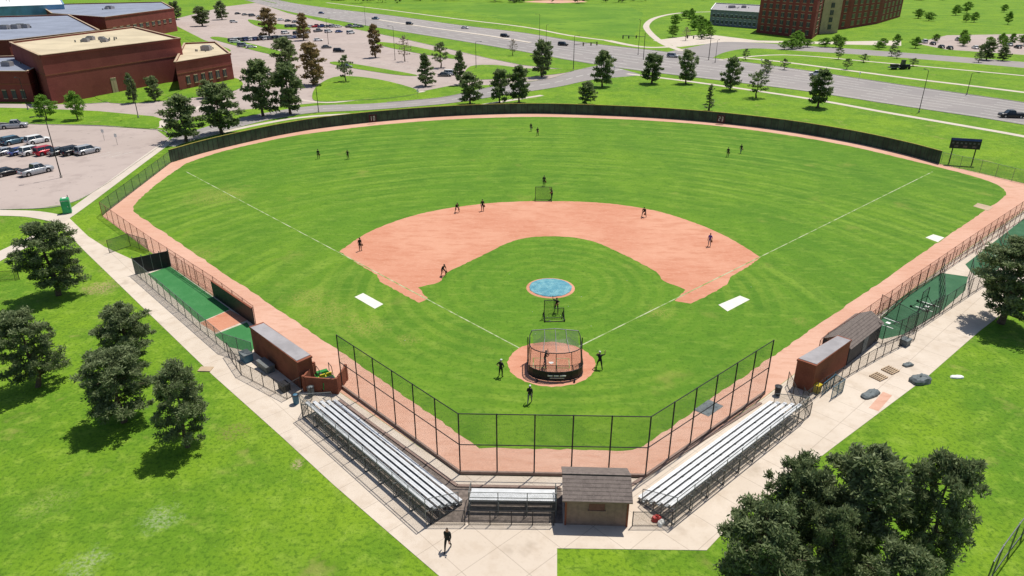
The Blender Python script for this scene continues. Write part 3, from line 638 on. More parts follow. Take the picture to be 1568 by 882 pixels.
# ---------------------------------------------------------------- buildings
def bldg(name,roofpx,h,wm=M_brick,rm=M_rooft,wins=(),band=True,base=False,hvac=3,trim=None):
    trim=trim or M_beige
    P=G(roofpx,0 if base else h); mb=MB(); c=(sum(p[0] for p in P)/len(P),sum(p[1] for p in P)/len(P))
    mb.prism(P,0,h,wm,wm)
    inn=[(c[0]+(p[0]-c[0])*.985,c[1]+(p[1]-c[1])*.985) for p in P]
    n=len(P)
    for i in range(n):
        a,b=P[i],P[(i+1)%n]; mb.beam((a[0],a[1],h+.25),(b[0],b[1],h+.25),.5,.5,wm)
        if band: mb.beam((a[0],a[1],h*.62),(b[0],b[1],h*.62),.14,.3,M_brickd); mb.beam((a[0],a[1],h+.55),(b[0],b[1],h+.55),.6,.1,trim)
    mb.prism(inn,h+.003,h+.05,rm,rm)
    for (i,t0,t1,z0,z1,k,mm) in wins:
        a,b=P[i],P[(i+1)%n]; L=math.dist(a,b)
        for j in range(k):
            s0=t0+(t1-t0)*(j+.26)/k; s1=t0+(t1-t0)*(j+.74)/k
            p=(a[0]+(b[0]-a[0])*s0,a[1]+(b[1]-a[1])*s0);q=(a[0]+(b[0]-a[0])*s1,a[1]+(b[1]-a[1])*s1)
            mb.beam((p[0],p[1],(z0+z1)/2),(q[0],q[1],(z0+z1)/2),.2,z1-z0,mm)
            for zz in (z0-.12,z1+.12): mb.beam((p[0],p[1],zz),(q[0],q[1],zz),.34,.22,trim)
            r_=((p[0]+q[0])/2,(p[1]+q[1])/2); mb.beam((r_[0],r_[1],z0),(r_[0],r_[1],z1),.26,.12,trim)
    for _ in range(hvac):
        x=c[0]+random.uniform(-.3,.3)*(P[1][0]-P[0][0]); y=c[1]+random.uniform(-4,4); s=random.uniform(.6,1.3); mb.box((x,y,h),(2.4*s,1.8*s,1.2*s),M_roofg); mb.box((x,y,h+1.2*s),(1.8*s,1.3*s,.2),M_steel)
    for _ in range(hvac*4):
        x=c[0]+random.uniform(-.35,.35)*(P[1][0]-P[0][0]); y=c[1]+random.uniform(-9,9)*.8
        if abs(y-c[1])<6: mb.cyl((x,y,h),(x,y,h+.7),.2,.2,M_steel,8)
    mb.build(name)
W_=M_bglass
bldg('brick_school_building',[(62,88),(276,61),(205,43),(16,67)],12,wins=[(0,.38,.46,0.1,4,1,M_beige),(0,.64,.72,.2,2.6,1,W_)],hvac=4)
bldg('brick_school_building',[(268,98),(353,84),(330,66),(283,68)],7.5,wins=[(0,.1,.9,1.5,3.5,6,W_)],hvac=1)
bldg('brick_school_building',[(-120,112),(42,112),(60,103),(30,88),(-120,92)],7.5,rm=M_roofb,wins=[(0,.6,.95,1,3,4,W_)],hvac=2)
bldg('brick_school_building',[(-120,66),(12,64),(152,48),(105,24),(-120,30)],11,rm=M_roofb,hvac=6)
bldg('brick_school_building',[(160,28),(266,14),(248,4),(60,8),(80,22)],11,rm=M_roofb,wins=[(0,.05,.95,5,6.5,10,W_)],hvac=4)
bldg('glass_school_building',[(-120,16),(98,8),(90,-6),(-120,-2)],13,wm=M_bluegl,rm=M_white,band=False,hvac=2)
fl4=lambda i,t0,t1,k,n=5:[(i,t0,t1,1.6+3.6*q,3.7+3.6*q,k,W_) for q in range(n)]
bldg('brick_college_building',[(1158,50),(1243,60),(1268,40),(1185,33)],20,base=True,wins=fl4(0,.04,.96,8)+fl4(1,.08,.92,4),rm=M_roofg)
bldg('brick_college_building',[(1250,48),(1296,44),(1345,36),(1378,26),(1300,18),(1252,28)],17,base=True,wins=fl4(0,.35,.95,3,4)+fl4(1,.05,.95,5,4)+fl4(2,.05,.95,5,4),rm=M_roofg)
bldg('entrance_tower',[(1254,52),(1282,50.5),(1280,46),(1256,47)],23,wm=M_beige,band=False,base=True,hvac=0,wins=[(0,.3,.7,2+3.5*q,4.4+3.5*q,1,W_) for q in range(4)])
bldg('low_office_building',[(1086,38),(1160,44),(1172,30),(1094,25)],8,base=True,wm=simple('bluegrey_wall_mat',A(150,152,168)),rm=M_roofg,wins=[(0,.03,.97,1.2,3,10,W_),(0,.03,.97,4.6,6.4,10,W_)],trim=M_white)

# ---------------------------------------------------------------- trees
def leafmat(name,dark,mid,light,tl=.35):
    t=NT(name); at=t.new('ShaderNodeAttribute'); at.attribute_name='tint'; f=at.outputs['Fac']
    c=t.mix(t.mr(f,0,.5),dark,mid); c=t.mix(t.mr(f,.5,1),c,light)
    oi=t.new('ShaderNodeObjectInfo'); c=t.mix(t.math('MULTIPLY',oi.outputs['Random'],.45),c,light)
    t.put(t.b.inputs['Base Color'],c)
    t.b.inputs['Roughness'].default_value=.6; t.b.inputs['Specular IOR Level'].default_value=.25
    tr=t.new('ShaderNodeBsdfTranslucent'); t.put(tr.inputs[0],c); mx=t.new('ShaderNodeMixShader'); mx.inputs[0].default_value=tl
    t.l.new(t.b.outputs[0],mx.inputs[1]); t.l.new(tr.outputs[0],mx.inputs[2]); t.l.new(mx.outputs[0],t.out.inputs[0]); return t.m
L_pine=leafmat('pine_needles_mat',(.055,.085,.034,1),(.145,.195,.08,1),(.28,.33,.16,1))
L_pinef=leafmat('far_pine_needles_mat',(.07,.11,.04,1),(.17,.23,.09,1),(.30,.36,.16,1),.4)
L_rust=leafmat('rusty_pine_needles_mat',(.10,.08,.035,1),(.25,.18,.08,1),(.40,.29,.13,1),.4)
L_lime=leafmat('spring_leaves_mat',(.08,.17,.02,1),(.17,.33,.04,1),(.28,.45,.08,1),.4)
L_mid=leafmat('oak_leaves_mat',(.07,.10,.04,1),(.16,.22,.085,1),(.27,.33,.15,1),.4)
L_bare=leafmat('budding_twigs_mat',(.14,.11,.08,1),(.25,.20,.15,1),(.35,.28,.22,1))
def tree_data(name,seed,h,w,mat,nlimb=26,nleaf=90,ls=.17,z0=.16,shape='round',clr=.55,gap=.0,asp=.45):
    rg=np.random.default_rng(seed); mb=MB()
    P=[Vector((0,0,-.1))]; 
    for k in range(1,7): P.append(Vector((rg.normal(0,.014*h),rg.normal(0,.014*h),h*.92*k/6)))
    for k in range(6):
        r=lambda q:.022*h*(1-q/6.5)+.02; mb.cyl(P[k],P[k+1],r(k)*(1.35 if k==0 else 1),r(k+1),M_bark,7,False)
    cl=[]
    pw=rg.uniform(.28,.42); lob=rg.uniform(0,6.28)
    def rad(t,a=0):
        if shape=='cone': return (1-t)**.8*.98+.05
        if shape=='round': return (min(1.0,(t+.32)**.5*1.05)*(max(0,1-t))**pw+.05)*(1+.12*math.sin(2*a+lob)+.08*math.sin(5*a+9*t))
        return math.sin(math.pi*min(1,max(.0,t*.85+.15)))**.7
    for i in range(nlimb):
        t=(i+rg.uniform(0,.8))/nlimb; t=t**.95; z=h*(z0+(.93-z0)*t); a=i*2.399+rg.uniform(-.5,.5)
        R=w/2*rad(t,a)*rg.uniform(.66,1.15); k=min(5,int(z/(h*.92)*6)); c=P[k].lerp(P[k+1],min(1,(z/(h*.92)*6-k)))
        e=Vector((c.x+R*math.cos(a),c.y+R*math.sin(a),z+R*rg.uniform(.0,.32)))
        midp=c.lerp(e,.5)+Vector((0,0,-.04*h*rg.uniform(0,1)))
        mb.cyl(c,midp,.007*h*(1.3-t),.004*h,M_bark,5,False); mb.cyl(midp,e,.004*h,.0015*h,M_bark,4,False)
        for q,rr in ((1.0,.8),(.88,1.0),(.66,1.0),(.40,.85)):
            if rg.random()<gap: continue
            p=c.lerp(e,q); sd=Vector((-math.sin(a),math.cos(a),rg.uniform(-.3,.3)))*rg.uniform(-.38,.38)*R
            cl.append((p+sd*(q) ,clr*rr*rg.uniform(.6,1.25),rg.uniform(0,1)))
    for q in range(6): cl.append((Vector((rg.normal(0,.05*h),rg.normal(0,.05*h),h*(.95-.035*q))),clr*.75,rg.uniform(.4,1)))
    C=np.array([list(c[0]) for c in cl]);Rr=np.array([c[1] for c in cl]);T=np.array([c[2] for c in cl])
    n=nleaf; K=len(cl); idx=np.repeat(np.arange(K),n)
    d=rg.normal(size=(K*n,3)); d/=np.linalg.norm(d,axis=1)[:,None]; d*= (rg.uniform(0,1,(K*n,1))**.55)*rg.uniform(.8,1.25,(K*n,1)); d[:,2]*=.75
    cen=C[idx]+d*Rr[idx][:,None]
    a=d*1.2+rg.normal(size=(K*n,3))*.7+np.array([0,0,.25]); a/=np.linalg.norm(a,axis=1)[:,None]; b=rg.normal(size=(K*n,3)); b=np.cross(a,b); b/=np.linalg.norm(b,axis=1)[:,None]
    s=ls*rg.uniform(.6,1.35,(K*n,1)); a=a*s; b=b*s*asp
    V=np.stack([cen-a,cen+b*.9,cen+a,cen-b*.9],1).reshape(-1,3)
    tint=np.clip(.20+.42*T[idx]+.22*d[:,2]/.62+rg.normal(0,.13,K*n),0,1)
    me=mb.data(name); nv=len(mb.v); 
    verts=mb.v+[tuple(v) for v in V.tolist()]; nf=len(mb.f)
    fs=mb.f+[(nv+4*i,nv+4*i+1,nv+4*i+2,nv+4*i+3) for i in range(K*n)]
    bpy.data.meshes.remove(me); me=bpy.data.meshes.new(name); me.from_pydata(verts,[],fs); me.materials.append(M_bark); me.materials.append(mat)
    me.polygons.foreach_set('material_index',[0]*nf+[1]*(K*n))
    at=me.attributes.new('tint','FLOAT','FACE'); at.data.foreach_set('value',[.5]*nf+tint.tolist()); me.update(); return me
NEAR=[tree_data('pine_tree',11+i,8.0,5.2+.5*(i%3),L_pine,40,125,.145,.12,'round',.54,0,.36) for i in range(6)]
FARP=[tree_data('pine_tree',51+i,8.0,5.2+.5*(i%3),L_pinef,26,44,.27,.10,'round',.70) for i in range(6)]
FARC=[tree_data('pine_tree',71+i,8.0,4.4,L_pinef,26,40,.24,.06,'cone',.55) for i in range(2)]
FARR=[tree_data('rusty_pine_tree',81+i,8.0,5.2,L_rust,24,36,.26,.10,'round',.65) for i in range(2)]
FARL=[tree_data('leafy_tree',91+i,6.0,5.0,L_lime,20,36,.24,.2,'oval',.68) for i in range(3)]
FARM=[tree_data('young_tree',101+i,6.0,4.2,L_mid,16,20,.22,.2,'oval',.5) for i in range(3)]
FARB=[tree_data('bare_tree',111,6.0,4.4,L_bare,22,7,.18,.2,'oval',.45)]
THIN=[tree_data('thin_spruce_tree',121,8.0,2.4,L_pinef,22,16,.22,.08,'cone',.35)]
tk=0
def tree(lib,name,u,vb,vt,wpx=None):
    global tk; tk+=1
    me=lib[tk%len(lib)]; h=hgt(u,vb,vt); x,y=g(u,vb); h0=max(v.co.z for v in me.vertices)
    zs=h/h0; xs=zs
    if wpx:
        w0=max(v.co.x for v in me.vertices)-min(v.co.x for v in me.vertices); xs=wpx*mpp(vb)*(HC-h*.5)/HC/w0
    place(me,name,(x,y,0),random.uniform(0,6.28),(xs,xs*random.uniform(.92,1.08),zs))
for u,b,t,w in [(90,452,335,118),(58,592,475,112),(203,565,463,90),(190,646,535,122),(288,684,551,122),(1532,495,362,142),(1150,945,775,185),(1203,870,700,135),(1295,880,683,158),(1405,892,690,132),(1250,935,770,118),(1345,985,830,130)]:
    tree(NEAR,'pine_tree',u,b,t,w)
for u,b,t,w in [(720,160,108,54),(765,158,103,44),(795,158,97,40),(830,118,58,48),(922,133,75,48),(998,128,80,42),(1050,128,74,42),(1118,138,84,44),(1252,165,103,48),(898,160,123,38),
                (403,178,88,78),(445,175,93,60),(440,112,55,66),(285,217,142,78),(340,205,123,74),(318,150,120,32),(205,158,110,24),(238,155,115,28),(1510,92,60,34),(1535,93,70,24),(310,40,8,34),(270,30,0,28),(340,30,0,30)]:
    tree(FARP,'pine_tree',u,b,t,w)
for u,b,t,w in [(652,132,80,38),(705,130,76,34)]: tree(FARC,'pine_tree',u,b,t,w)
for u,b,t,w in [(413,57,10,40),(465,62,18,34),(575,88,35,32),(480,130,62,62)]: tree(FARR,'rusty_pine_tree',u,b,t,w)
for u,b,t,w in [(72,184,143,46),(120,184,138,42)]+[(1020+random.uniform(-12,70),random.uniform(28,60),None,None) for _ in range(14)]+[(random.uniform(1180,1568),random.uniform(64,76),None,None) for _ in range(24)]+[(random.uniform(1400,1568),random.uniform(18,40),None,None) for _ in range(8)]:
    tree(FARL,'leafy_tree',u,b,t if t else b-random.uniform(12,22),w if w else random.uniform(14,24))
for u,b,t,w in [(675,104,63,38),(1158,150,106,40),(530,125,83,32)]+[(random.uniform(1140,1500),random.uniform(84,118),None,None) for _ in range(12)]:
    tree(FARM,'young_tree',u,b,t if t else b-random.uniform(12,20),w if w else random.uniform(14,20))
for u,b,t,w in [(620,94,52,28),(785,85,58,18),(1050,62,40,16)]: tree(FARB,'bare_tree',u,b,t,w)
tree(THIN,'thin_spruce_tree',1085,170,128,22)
mb=MB(); rg=np.random.default_rng(5)
for _ in range(520):
    u=rg.uniform(-300,1900); v=rg.choice([rg.uniform(-12,1),rg.uniform(-30,-8)])
    if 500<u<1000 and rg.random()<.3: v=rg.uniform(-2,5)
    x,y=g(u,v); r=rg.uniform(3,7.5)
    k=22; P=rg.normal(size=(k,3)); P/=np.linalg.norm(P,axis=1)[:,None]
    for p in P:
        a=rg.normal(size=3);a/=np.linalg.norm(a);b=np.cross(a,p);b/=np.linalg.norm(b)+1e-6
        c=np.array([x,y,r*.9])+p*r*np.array([1,1,.8])*rg.uniform(.6,1); c[2]=max(c[2],.5); s=r*.34; mb.face([c-a*s,c+b*s,c+a*s,c-b*s],L_mid if rg.random()<.7 else L_lime)
mb.build('distant_trees')
mb=MB(); n=90
for i in range(n):
    a0,a1=2*math.pi*i/n,2*math.pi*(i+1)/n; h=lambda a:60+40*math.sin(3*a)+25*math.sin(7.3*a+1)*math.sin(a*0.5)**2
    mb.face([(3300*math.cos(a0),3300*math.sin(a0),-2),(3300*math.cos(a1),3300*math.sin(a1),-2),(3450*math.cos(a1),3450*math.sin(a1),h(a1)),(3450*math.cos(a0),3450*math.sin(a0),h(a0))],L_mid)
mb.build('distant_hills')

# ---------------------------------------------------------------- cars
CM={}
def paint(c):
    if c not in CM:
        v={'white':(.75,.75,.74),'black':(.015,.015,.018),'red':(.5,.015,.03),'silver':(.42,.43,.45),'grey':(.12,.125,.13),'blue':(.03,.06,.2),'teal':(.08,.16,.22)}[c]
        CM[c]=simple('car_paint_'+c,v+(1,),.25,.04,1,.2 if c!='white' else 0,.6)
    return CM[c]
def car_data(kind,c):
    bm=paint(c); mb=MB()
    L,W,H,hood,belt={'sedan':(4.6,1.8,1.42,.78,.92),'suv':(4.7,1.9,1.75,.98,1.08),'pickup':(5.6,1.98,1.85,1.08,1.15),'van':(4.9,1.95,1.9,1.05,1.1)}[kind]
    w=W/2; x0=-L/2
    st=[(0,.45,.62,.80),(.03,.30,.74,.93),(.12,.24,.88,1),(.30,.22,.97,1),(.55,.22,1,1),(.75,.22,.96,1),(.90,.24,.90,1),(.97,.30,.80,.94),(1,.42,.68,.84)]
    rows=[]
    for t,zl,zb,ww in st:
        x=x0+L*t; bz=(belt if kind!='sedan' or .15<t<.7 else hood+.06)*(.62+.38*zb) if t not in (0,1) else belt*.72
        if t>.72: bz=min(bz,hood*(1.0 if t<.9 else .93))
        rows.append([(x,-w*ww*.97,zl),(x,-w*ww,zl+.22),(x,-w*ww*.98,bz-.12),(x,-w*ww*.88,bz),(x,w*ww*.88,bz),(x,w*ww*.98,bz-.12),(x,w*ww,zl+.22),(x,w*ww*.97,zl)])
    P=[p for r in rows for p in r]; n=8
    mb.mesh(P,[(j*n+i,j*n+i+1,(j+1)*n+i+1,(j+1)*n+i) for j in range(len(rows)-1) for i in range(n-1)],bm,True)
    mb.mesh(rows[0],[tuple(range(n))],bm); mb.mesh(rows[-1],[tuple(range(n-1,-1,-1))],bm)
    cb={'sedan':(.14,.74,.26,.58),'suv':(.03,.74,.08,.62),'pickup':(.40,.76,.43,.66),'van':(.03,.80,.07,.68)}[kind]
    zb=belt-.02; zr=H
    a0,a1,r0,r1=[x0+L*q for q in cb]; bw,rw=w*.9,w*.70
    B=[(a0,-bw,zb),(a1,-bw,zb*.97),(a1,bw,zb*.97),(a0,bw,zb)];R_=[(r0,-rw,zr-.05),(r1,-rw,zr-.05),(r1,rw,zr-.05),(r0,rw,zr-.05)]
    mb.mesh(B+R_,[(0,1,5,4),(1,2,6,5),(2,3,7,6),(3,0,4,7)],M_glass)
    R2=[(r0+.12,-rw*.85,zr),(r1-.1,-rw*.85,zr),(r1-.1,rw*.85,zr),(r0+.12,rw*.85,zr)]
    mb.mesh(R_+R2,[(0,1,5,4),(1,2,6,5),(2,3,7,6),(3,0,4,7),(4,5,6,7)],bm)
    for s in (-1,1):
        for (p,q) in ((B[0] if s<0 else B[3],R_[0] if s<0 else R_[3]),(B[1] if s<0 else B[2],R_[1] if s<0 else R_[2])): mb.cyl((p[0],p[1]*1.005,p[2]),(q[0],q[1]*1.01,q[2]),.05,.045,bm,5)
        m1=(a0*.5+a1*.5,s*bw*1.0,zb);m2=(r0*.5+r1*.5,s*rw*1.02,zr-.05); mb.cyl(m1,m2,.045,.04,bm,5)
        mb.box((x0+L*.69,s*(w+.06),zb-.02),(.14,.16,.12),bm)
        for t in (.19,.80):
            x=x0+L*t; r=.33 if kind=='sedan' else .38
            mb.cyl((x,s*(w-.22),r),(x,s*(w+.012),r),r,r,M_tire,16); mb.cyl((x,s*(w-.1),r),(x,s*(w+.022),r),r*.6,r*.55,M_rim,10)
            mb.cyl((x,s*(w-.25),r+.03),(x,s*(w+.004),r+.03),r+.07,r+.07,M_black,16)
        mb.box((x0+.06,s*w*.68,hood*.72),(.08,.32,.16),M_red); mb.box((x0+L-.08,s*W*.33,hood*.66),(.1,.34,.14),M_white)
    mb.box((x0+L-.03,0,.42),(.06,W*.55,.2),M_black); mb.box((x0+.02,0,.5),(.05,.5,.12),M_white)
    if kind=='pickup': mb.box((x0+L*.21,0,belt-.06),(L*.34,W*.72,.09),M_black)
    return mb.data('parked_car')
CD={}
def car(u,v,ang,c,kind,name='parked_car'):
    if (kind,c) not in CD: CD[(kind,c)]=car_data(kind,c)
    x,y=g(u,v); place(CD[(kind,c)],name,(x,y,.012),math.radians(ang+random.uniform(-2,2)))
for a in [(22,196,25,'silver','pickup'),(22,220,62,'teal','suv'),(58,219,62,'white','suv'),(12,236,62,'silver','sedan'),(32,236,62,'blue','sedan'),(51,236,62,'white','suv'),(73,236,62,'red','suv'),(93,236,62,'grey','sedan'),(113,236,62,'black','suv'),(135,235,62,'silver','suv'),(12,268,62,'black','sedan'),(56,266,62,'silver','pickup'),(2,221,62,'white','sedan'),(-8,236,62,'black','suv')]: car(*a)
for a in [(358,35,30,'white','suv'),(372,72,0,'silver','van'),(385,74,20,'white','sedan'),(402,56,40,'grey','sedan'),(437,52,60,'white','suv'),(455,53,60,'black','suv'),(470,51,60,'silver','sedan'),(487,49,60,'grey','pickup'),(503,50,60,'white','suv'),(519,50,60,'blue','sedan'),(537,52,60,'white','van'),(519,80,5,'black','suv'),(487,63,30,'white','sedan'),(500,74,20,'grey','sedan'),(530,104,0,'grey','sedan'),(690,115,0,'white','suv'),(681,117,0,'grey','sedan'),(436,66,50,'silver','sedan'),(360,66,30,'white','suv')]: car(*a)
KC=['white','silver','black','grey','blue','white','silver','grey','red']; KK=['sedan','suv','suv','pickup','sedan','van']
for k in range(16):
    if random.random()<.8: t=k/15; car(356+110*t+random.uniform(-1,1),64-6*t,60,random.choice(KC),random.choice(KK))
for k in range(14):
    if random.random()<.75: t=k/13; car(442+110*t,42-.0*t,60,random.choice(KC),random.choice(KK))
for k in range(9): car(364+k*11,22+k*1.6,60,random.choice(KC),random.choice(KK))
for a in [(627,38,-32,'black','suv'),(575,30,-30,'teal','pickup'),(492,21,-25,'blue','sedan'),(773,57,-25,'black','suv'),(862,70,-25,'black','suv'),(1548,180,172,'black','pickup'),(712,44,-25,'white','sedan'),(1030,88,-25,'silver','suv'),(1250,116,155,'white','suv'),(930,90,-25,'grey','sedan')]: car(*a,'passing_car')
for k in range(16): car(1415+k*13,64+random.uniform(-4,12),80,random.choice(KC[:5]),random.choice(['sedan','suv']))
x,y=g(1385,106); mb=MB(); mb.box((0,0,.8),(3.2,1.2,.8),M_black,0,(.95,.85)); mb.box((-1.0,0,1.6),(1.2,1.2,1.4),M_glass,0,(.85,.85)); mb.box((-1.0,0,3.0),(1.3,1.3,.12),M_black)
for s in (-.8,.8): mb.cyl((-1.1,s-.18,.8),(-1.1,s+.18,.8),.8,.8,M_tire,16); mb.cyl((1.1,s-.12,.5),(1.1,s+.12,.5),.5,.5,M_tire,14)
mb.box((-4.2,0,.6),(3.6,2,.3),M_gtarp); mb.box((-4.2,0,.9),(2.4,1.4,.9),M_black); mb.cyl((-4.2,-1.1,.45),(-4.2,1.1,.45),.45,.45,M_tire,12); mb.box((-2.1,0,.6),(1.2,.15,.12),M_black); mb.build('tractor_with_trailer',(x,y,.01),.2)

# ---------------------------------------------------------------- street lamps, signs
def lamp(u,vb,vt,arm=1.6,name='street_lamp',rz=None):
    h=hgt(u,vb,vt); x,y=g(u,vb); mb=MB(); mb.cyl((0,0,0),(0,0,.5),.22,.2,M_kerb,10); mb.cyl((0,0,.5),(0,0,h),.10,.06,M_black,8)
    tube(mb,[(0,0,h-.1),(arm*.5,0,h+.12),(arm,0,h+.15)],.045,M_black); mb.box((arm+.25,0,h+.05),(.7,.28,.14),M_black); mb.box((arm+.25,0,h+.02),(.5,.2,.03),M_white)
    mb.build(name,(x,y,0),rz if rz is not None else random.uniform(0,6))
for u,b,t in [(94,272,178),(488,172,120),(605,92,40),(729,104,64),(878,106,55),(503,68,28),(977,84,30),(1407,172,108),(836,80,38),(1095,96,62),(212,180,120),(826,60,22),(1480,145,112),(560,40,10),(43,168,120)]: lamp(u,b,t)
def sign(u,v,h=2.4):
    x,y=g(u,v); mb=MB(); mb.cyl((0,0,0),(0,0,h),.035,.035,M_steel,6); mb.box((0,-.04,h-.75),(.5,.03,.7),M_white); mb.build('street_sign',(x,y,0),random.uniform(-.5,.5))
for u,v in [(160,215),(180,222),(640,150),(940,112),(1165,100),(1315,122)]: sign(u,v)
def signal(u,vb,vt,rz):
    h=hgt(u,vb,vt); x,y=g(u,vb); mb=MB(); mb.cyl((0,0,0),(0,0,h),.14,.1,M_black,8); tube(mb,[(0,0,h*.85),(9,0,h*.92)],.08,M_black)
    for q in (3.5,6.5,8.8):
        mb.box((q,0,h*.9-1.0),(.38,.3,1.1),M_black)
        for k in range(3): mb.cyl((q,-.18,h*.9-.82+.34*k),(q,-.16,h*.9-.82+.34*k),.12,.12,M_yel,8)
    mb.build('traffic_signal',(x,y,0),rz)
signal(878,105,62,.4); signal(985,92,50,3.4); signal(1085,92,52,2.8)

# ---------------------------------------------------------------- people
K_skin=simple('skin_mat',(.42,.24,.17,1),.6,.05,8); K_hair=simple('hair_mat',(.03,.02,.015,1),.8)
K_blk=simple('black_jersey_mat',(.016,.016,.018,1),.8,.1,5); K_gry=simple('grey_pants_mat',(.22,.22,.23,1),.8,.08,5); K_wht=simple('white_pants_mat',(.66,.66,.64,1),.8,.05,5); K_pur=simple('purple_jersey_mat',(.12,.07,.3,1),.8)
K_glv=simple('leather_glove_mat',(.22,.10,.04,1),.6); K_wood=simple('bat_mat',(.5,.33,.16,1),.4); K_lens=simple('eye_mat',(.02,.02,.02,1),.3); K_lip=simple('lip_mat',(.35,.12,.1,1),.6)
BASE=dict(pel=(0,0,.96),wai=(0,.0,1.10),che=(0,-.01,1.30),nec=(0,0,1.50),hd=(0,.02,1.60),sR=(.18,0,1.43),sL=(-.18,0,1.43),eR=(.25,-.03,1.14),eL=(-.25,-.03,1.14),wR=(.26,.06,.90),wL=(-.26,.06,.90),
  hR=(.1,0,.92),hL=(-.1,0,.92),kR=(.13,.03,.50),kL=(-.13,.03,.50),aR=(.14,-.02,.09),aL=(-.14,-.02,.09),tR=(.17,.16,.04),tL=(-.17,.16,.04))
POSES={'stand':{},
 'ready':dict(pel=(0,-.16,.82),wai=(0,-.10,.94),che=(0,.06,1.10),nec=(0,.20,1.26),hd=(0,.26,1.35),sR=(.18,.15,1.20),sL=(-.18,.15,1.20),eR=(.26,.22,.92),eL=(-.26,.22,.92),wR=(.2,.36,.68),wL=(-.2,.36,.68),hR=(.12,-.14,.80),hL=(-.12,-.14,.80),kR=(.26,.12,.46),kL=(-.26,.12,.46),aR=(.30,-.06,.09),aL=(-.30,-.06,.09),tR=(.36,.12,.04),tL=(-.36,.12,.04)),
 'walk':dict(kR=(.11,.20,.52),aR=(.11,.30,.10),tR=(.12,.48,.06),kL=(-.11,-.06,.50),aL=(-.11,-.34,.16),tL=(-.12,-.20,.04),wR=(.24,-.16,.92),eR=(.24,-.14,1.15),eL=(-.24,.06,1.14),wL=(-.22,.26,.98)),
 'bat':dict(pel=(0,-.04,.88),wai=(0,0,1.02),che=(0,.04,1.22),nec=(0,.07,1.42),hd=(-.03,.1,1.52),sR=(.17,.03,1.36),sL=(-.17,.09,1.36),eR=(.30,.18,1.22),eL=(-.02,.32,1.24),wR=(.20,.30,1.38),wL=(.16,.32,1.32),kR=(.28,.06,.48),kL=(-.28,.06,.48),aR=(.34,-.04,.09),aL=(-.36,-.04,.09),tR=(.38,.14,.04),tL=(-.40,.14,.04)),
 'throw':dict(wai=(0,.02,1.08),che=(0,.06,1.27),nec=(0,.12,1.46),hd=(0,.16,1.56),sR=(.18,.02,1.42),sL=(-.17,.14,1.38),eR=(.40,-.06,1.50),wR=(.42,-.02,1.76),eL=(-.30,.36,1.28),wL=(-.16,.48,1.22),kL=(-.14,.28,.52),aL=(-.14,.42,.10),tL=(-.14,.60,.05),kR=(.14,-.12,.50),aR=(.16,-.38,.12),tR=(.18,-.24,.04)),
 'hips':dict(eR=(.38,-.08,1.18),wR=(.20,.06,1.0),eL=(-.38,-.08,1.18),wL=(-.20,.06,1.0),kL=(-.17,.05,.5),aL=(-.22,.02,.09),tL=(-.27,.18,.04))}
RAD=dict(pel=.155,wai=.14,che=.175,nec=.060,hd=.07,sR=.080,sL=.080,eR=.050,eL=.050,wR=.033,wL=.033,hR=.105,hL=.105,kR=.070,kL=.070,aR=.045,aL=.045,tR=.036,tL=.036)
ED=[('pel','wai','s'),('wai','che','s'),('che','nec','s'),('nec','hd','k'),('che','sR','s'),('che','sL','s'),('sR','eR','s'),('sL','eL','s'),('eR','wR','k'),('eL','wL','k'),('pel','hR','p'),('pel','hL','p'),('hR','kR','p'),('hL','kL','p'),('kR','aR','p'),('kL','aL','p'),('aR','tR','b'),('aL','tL','b')]
PC={}
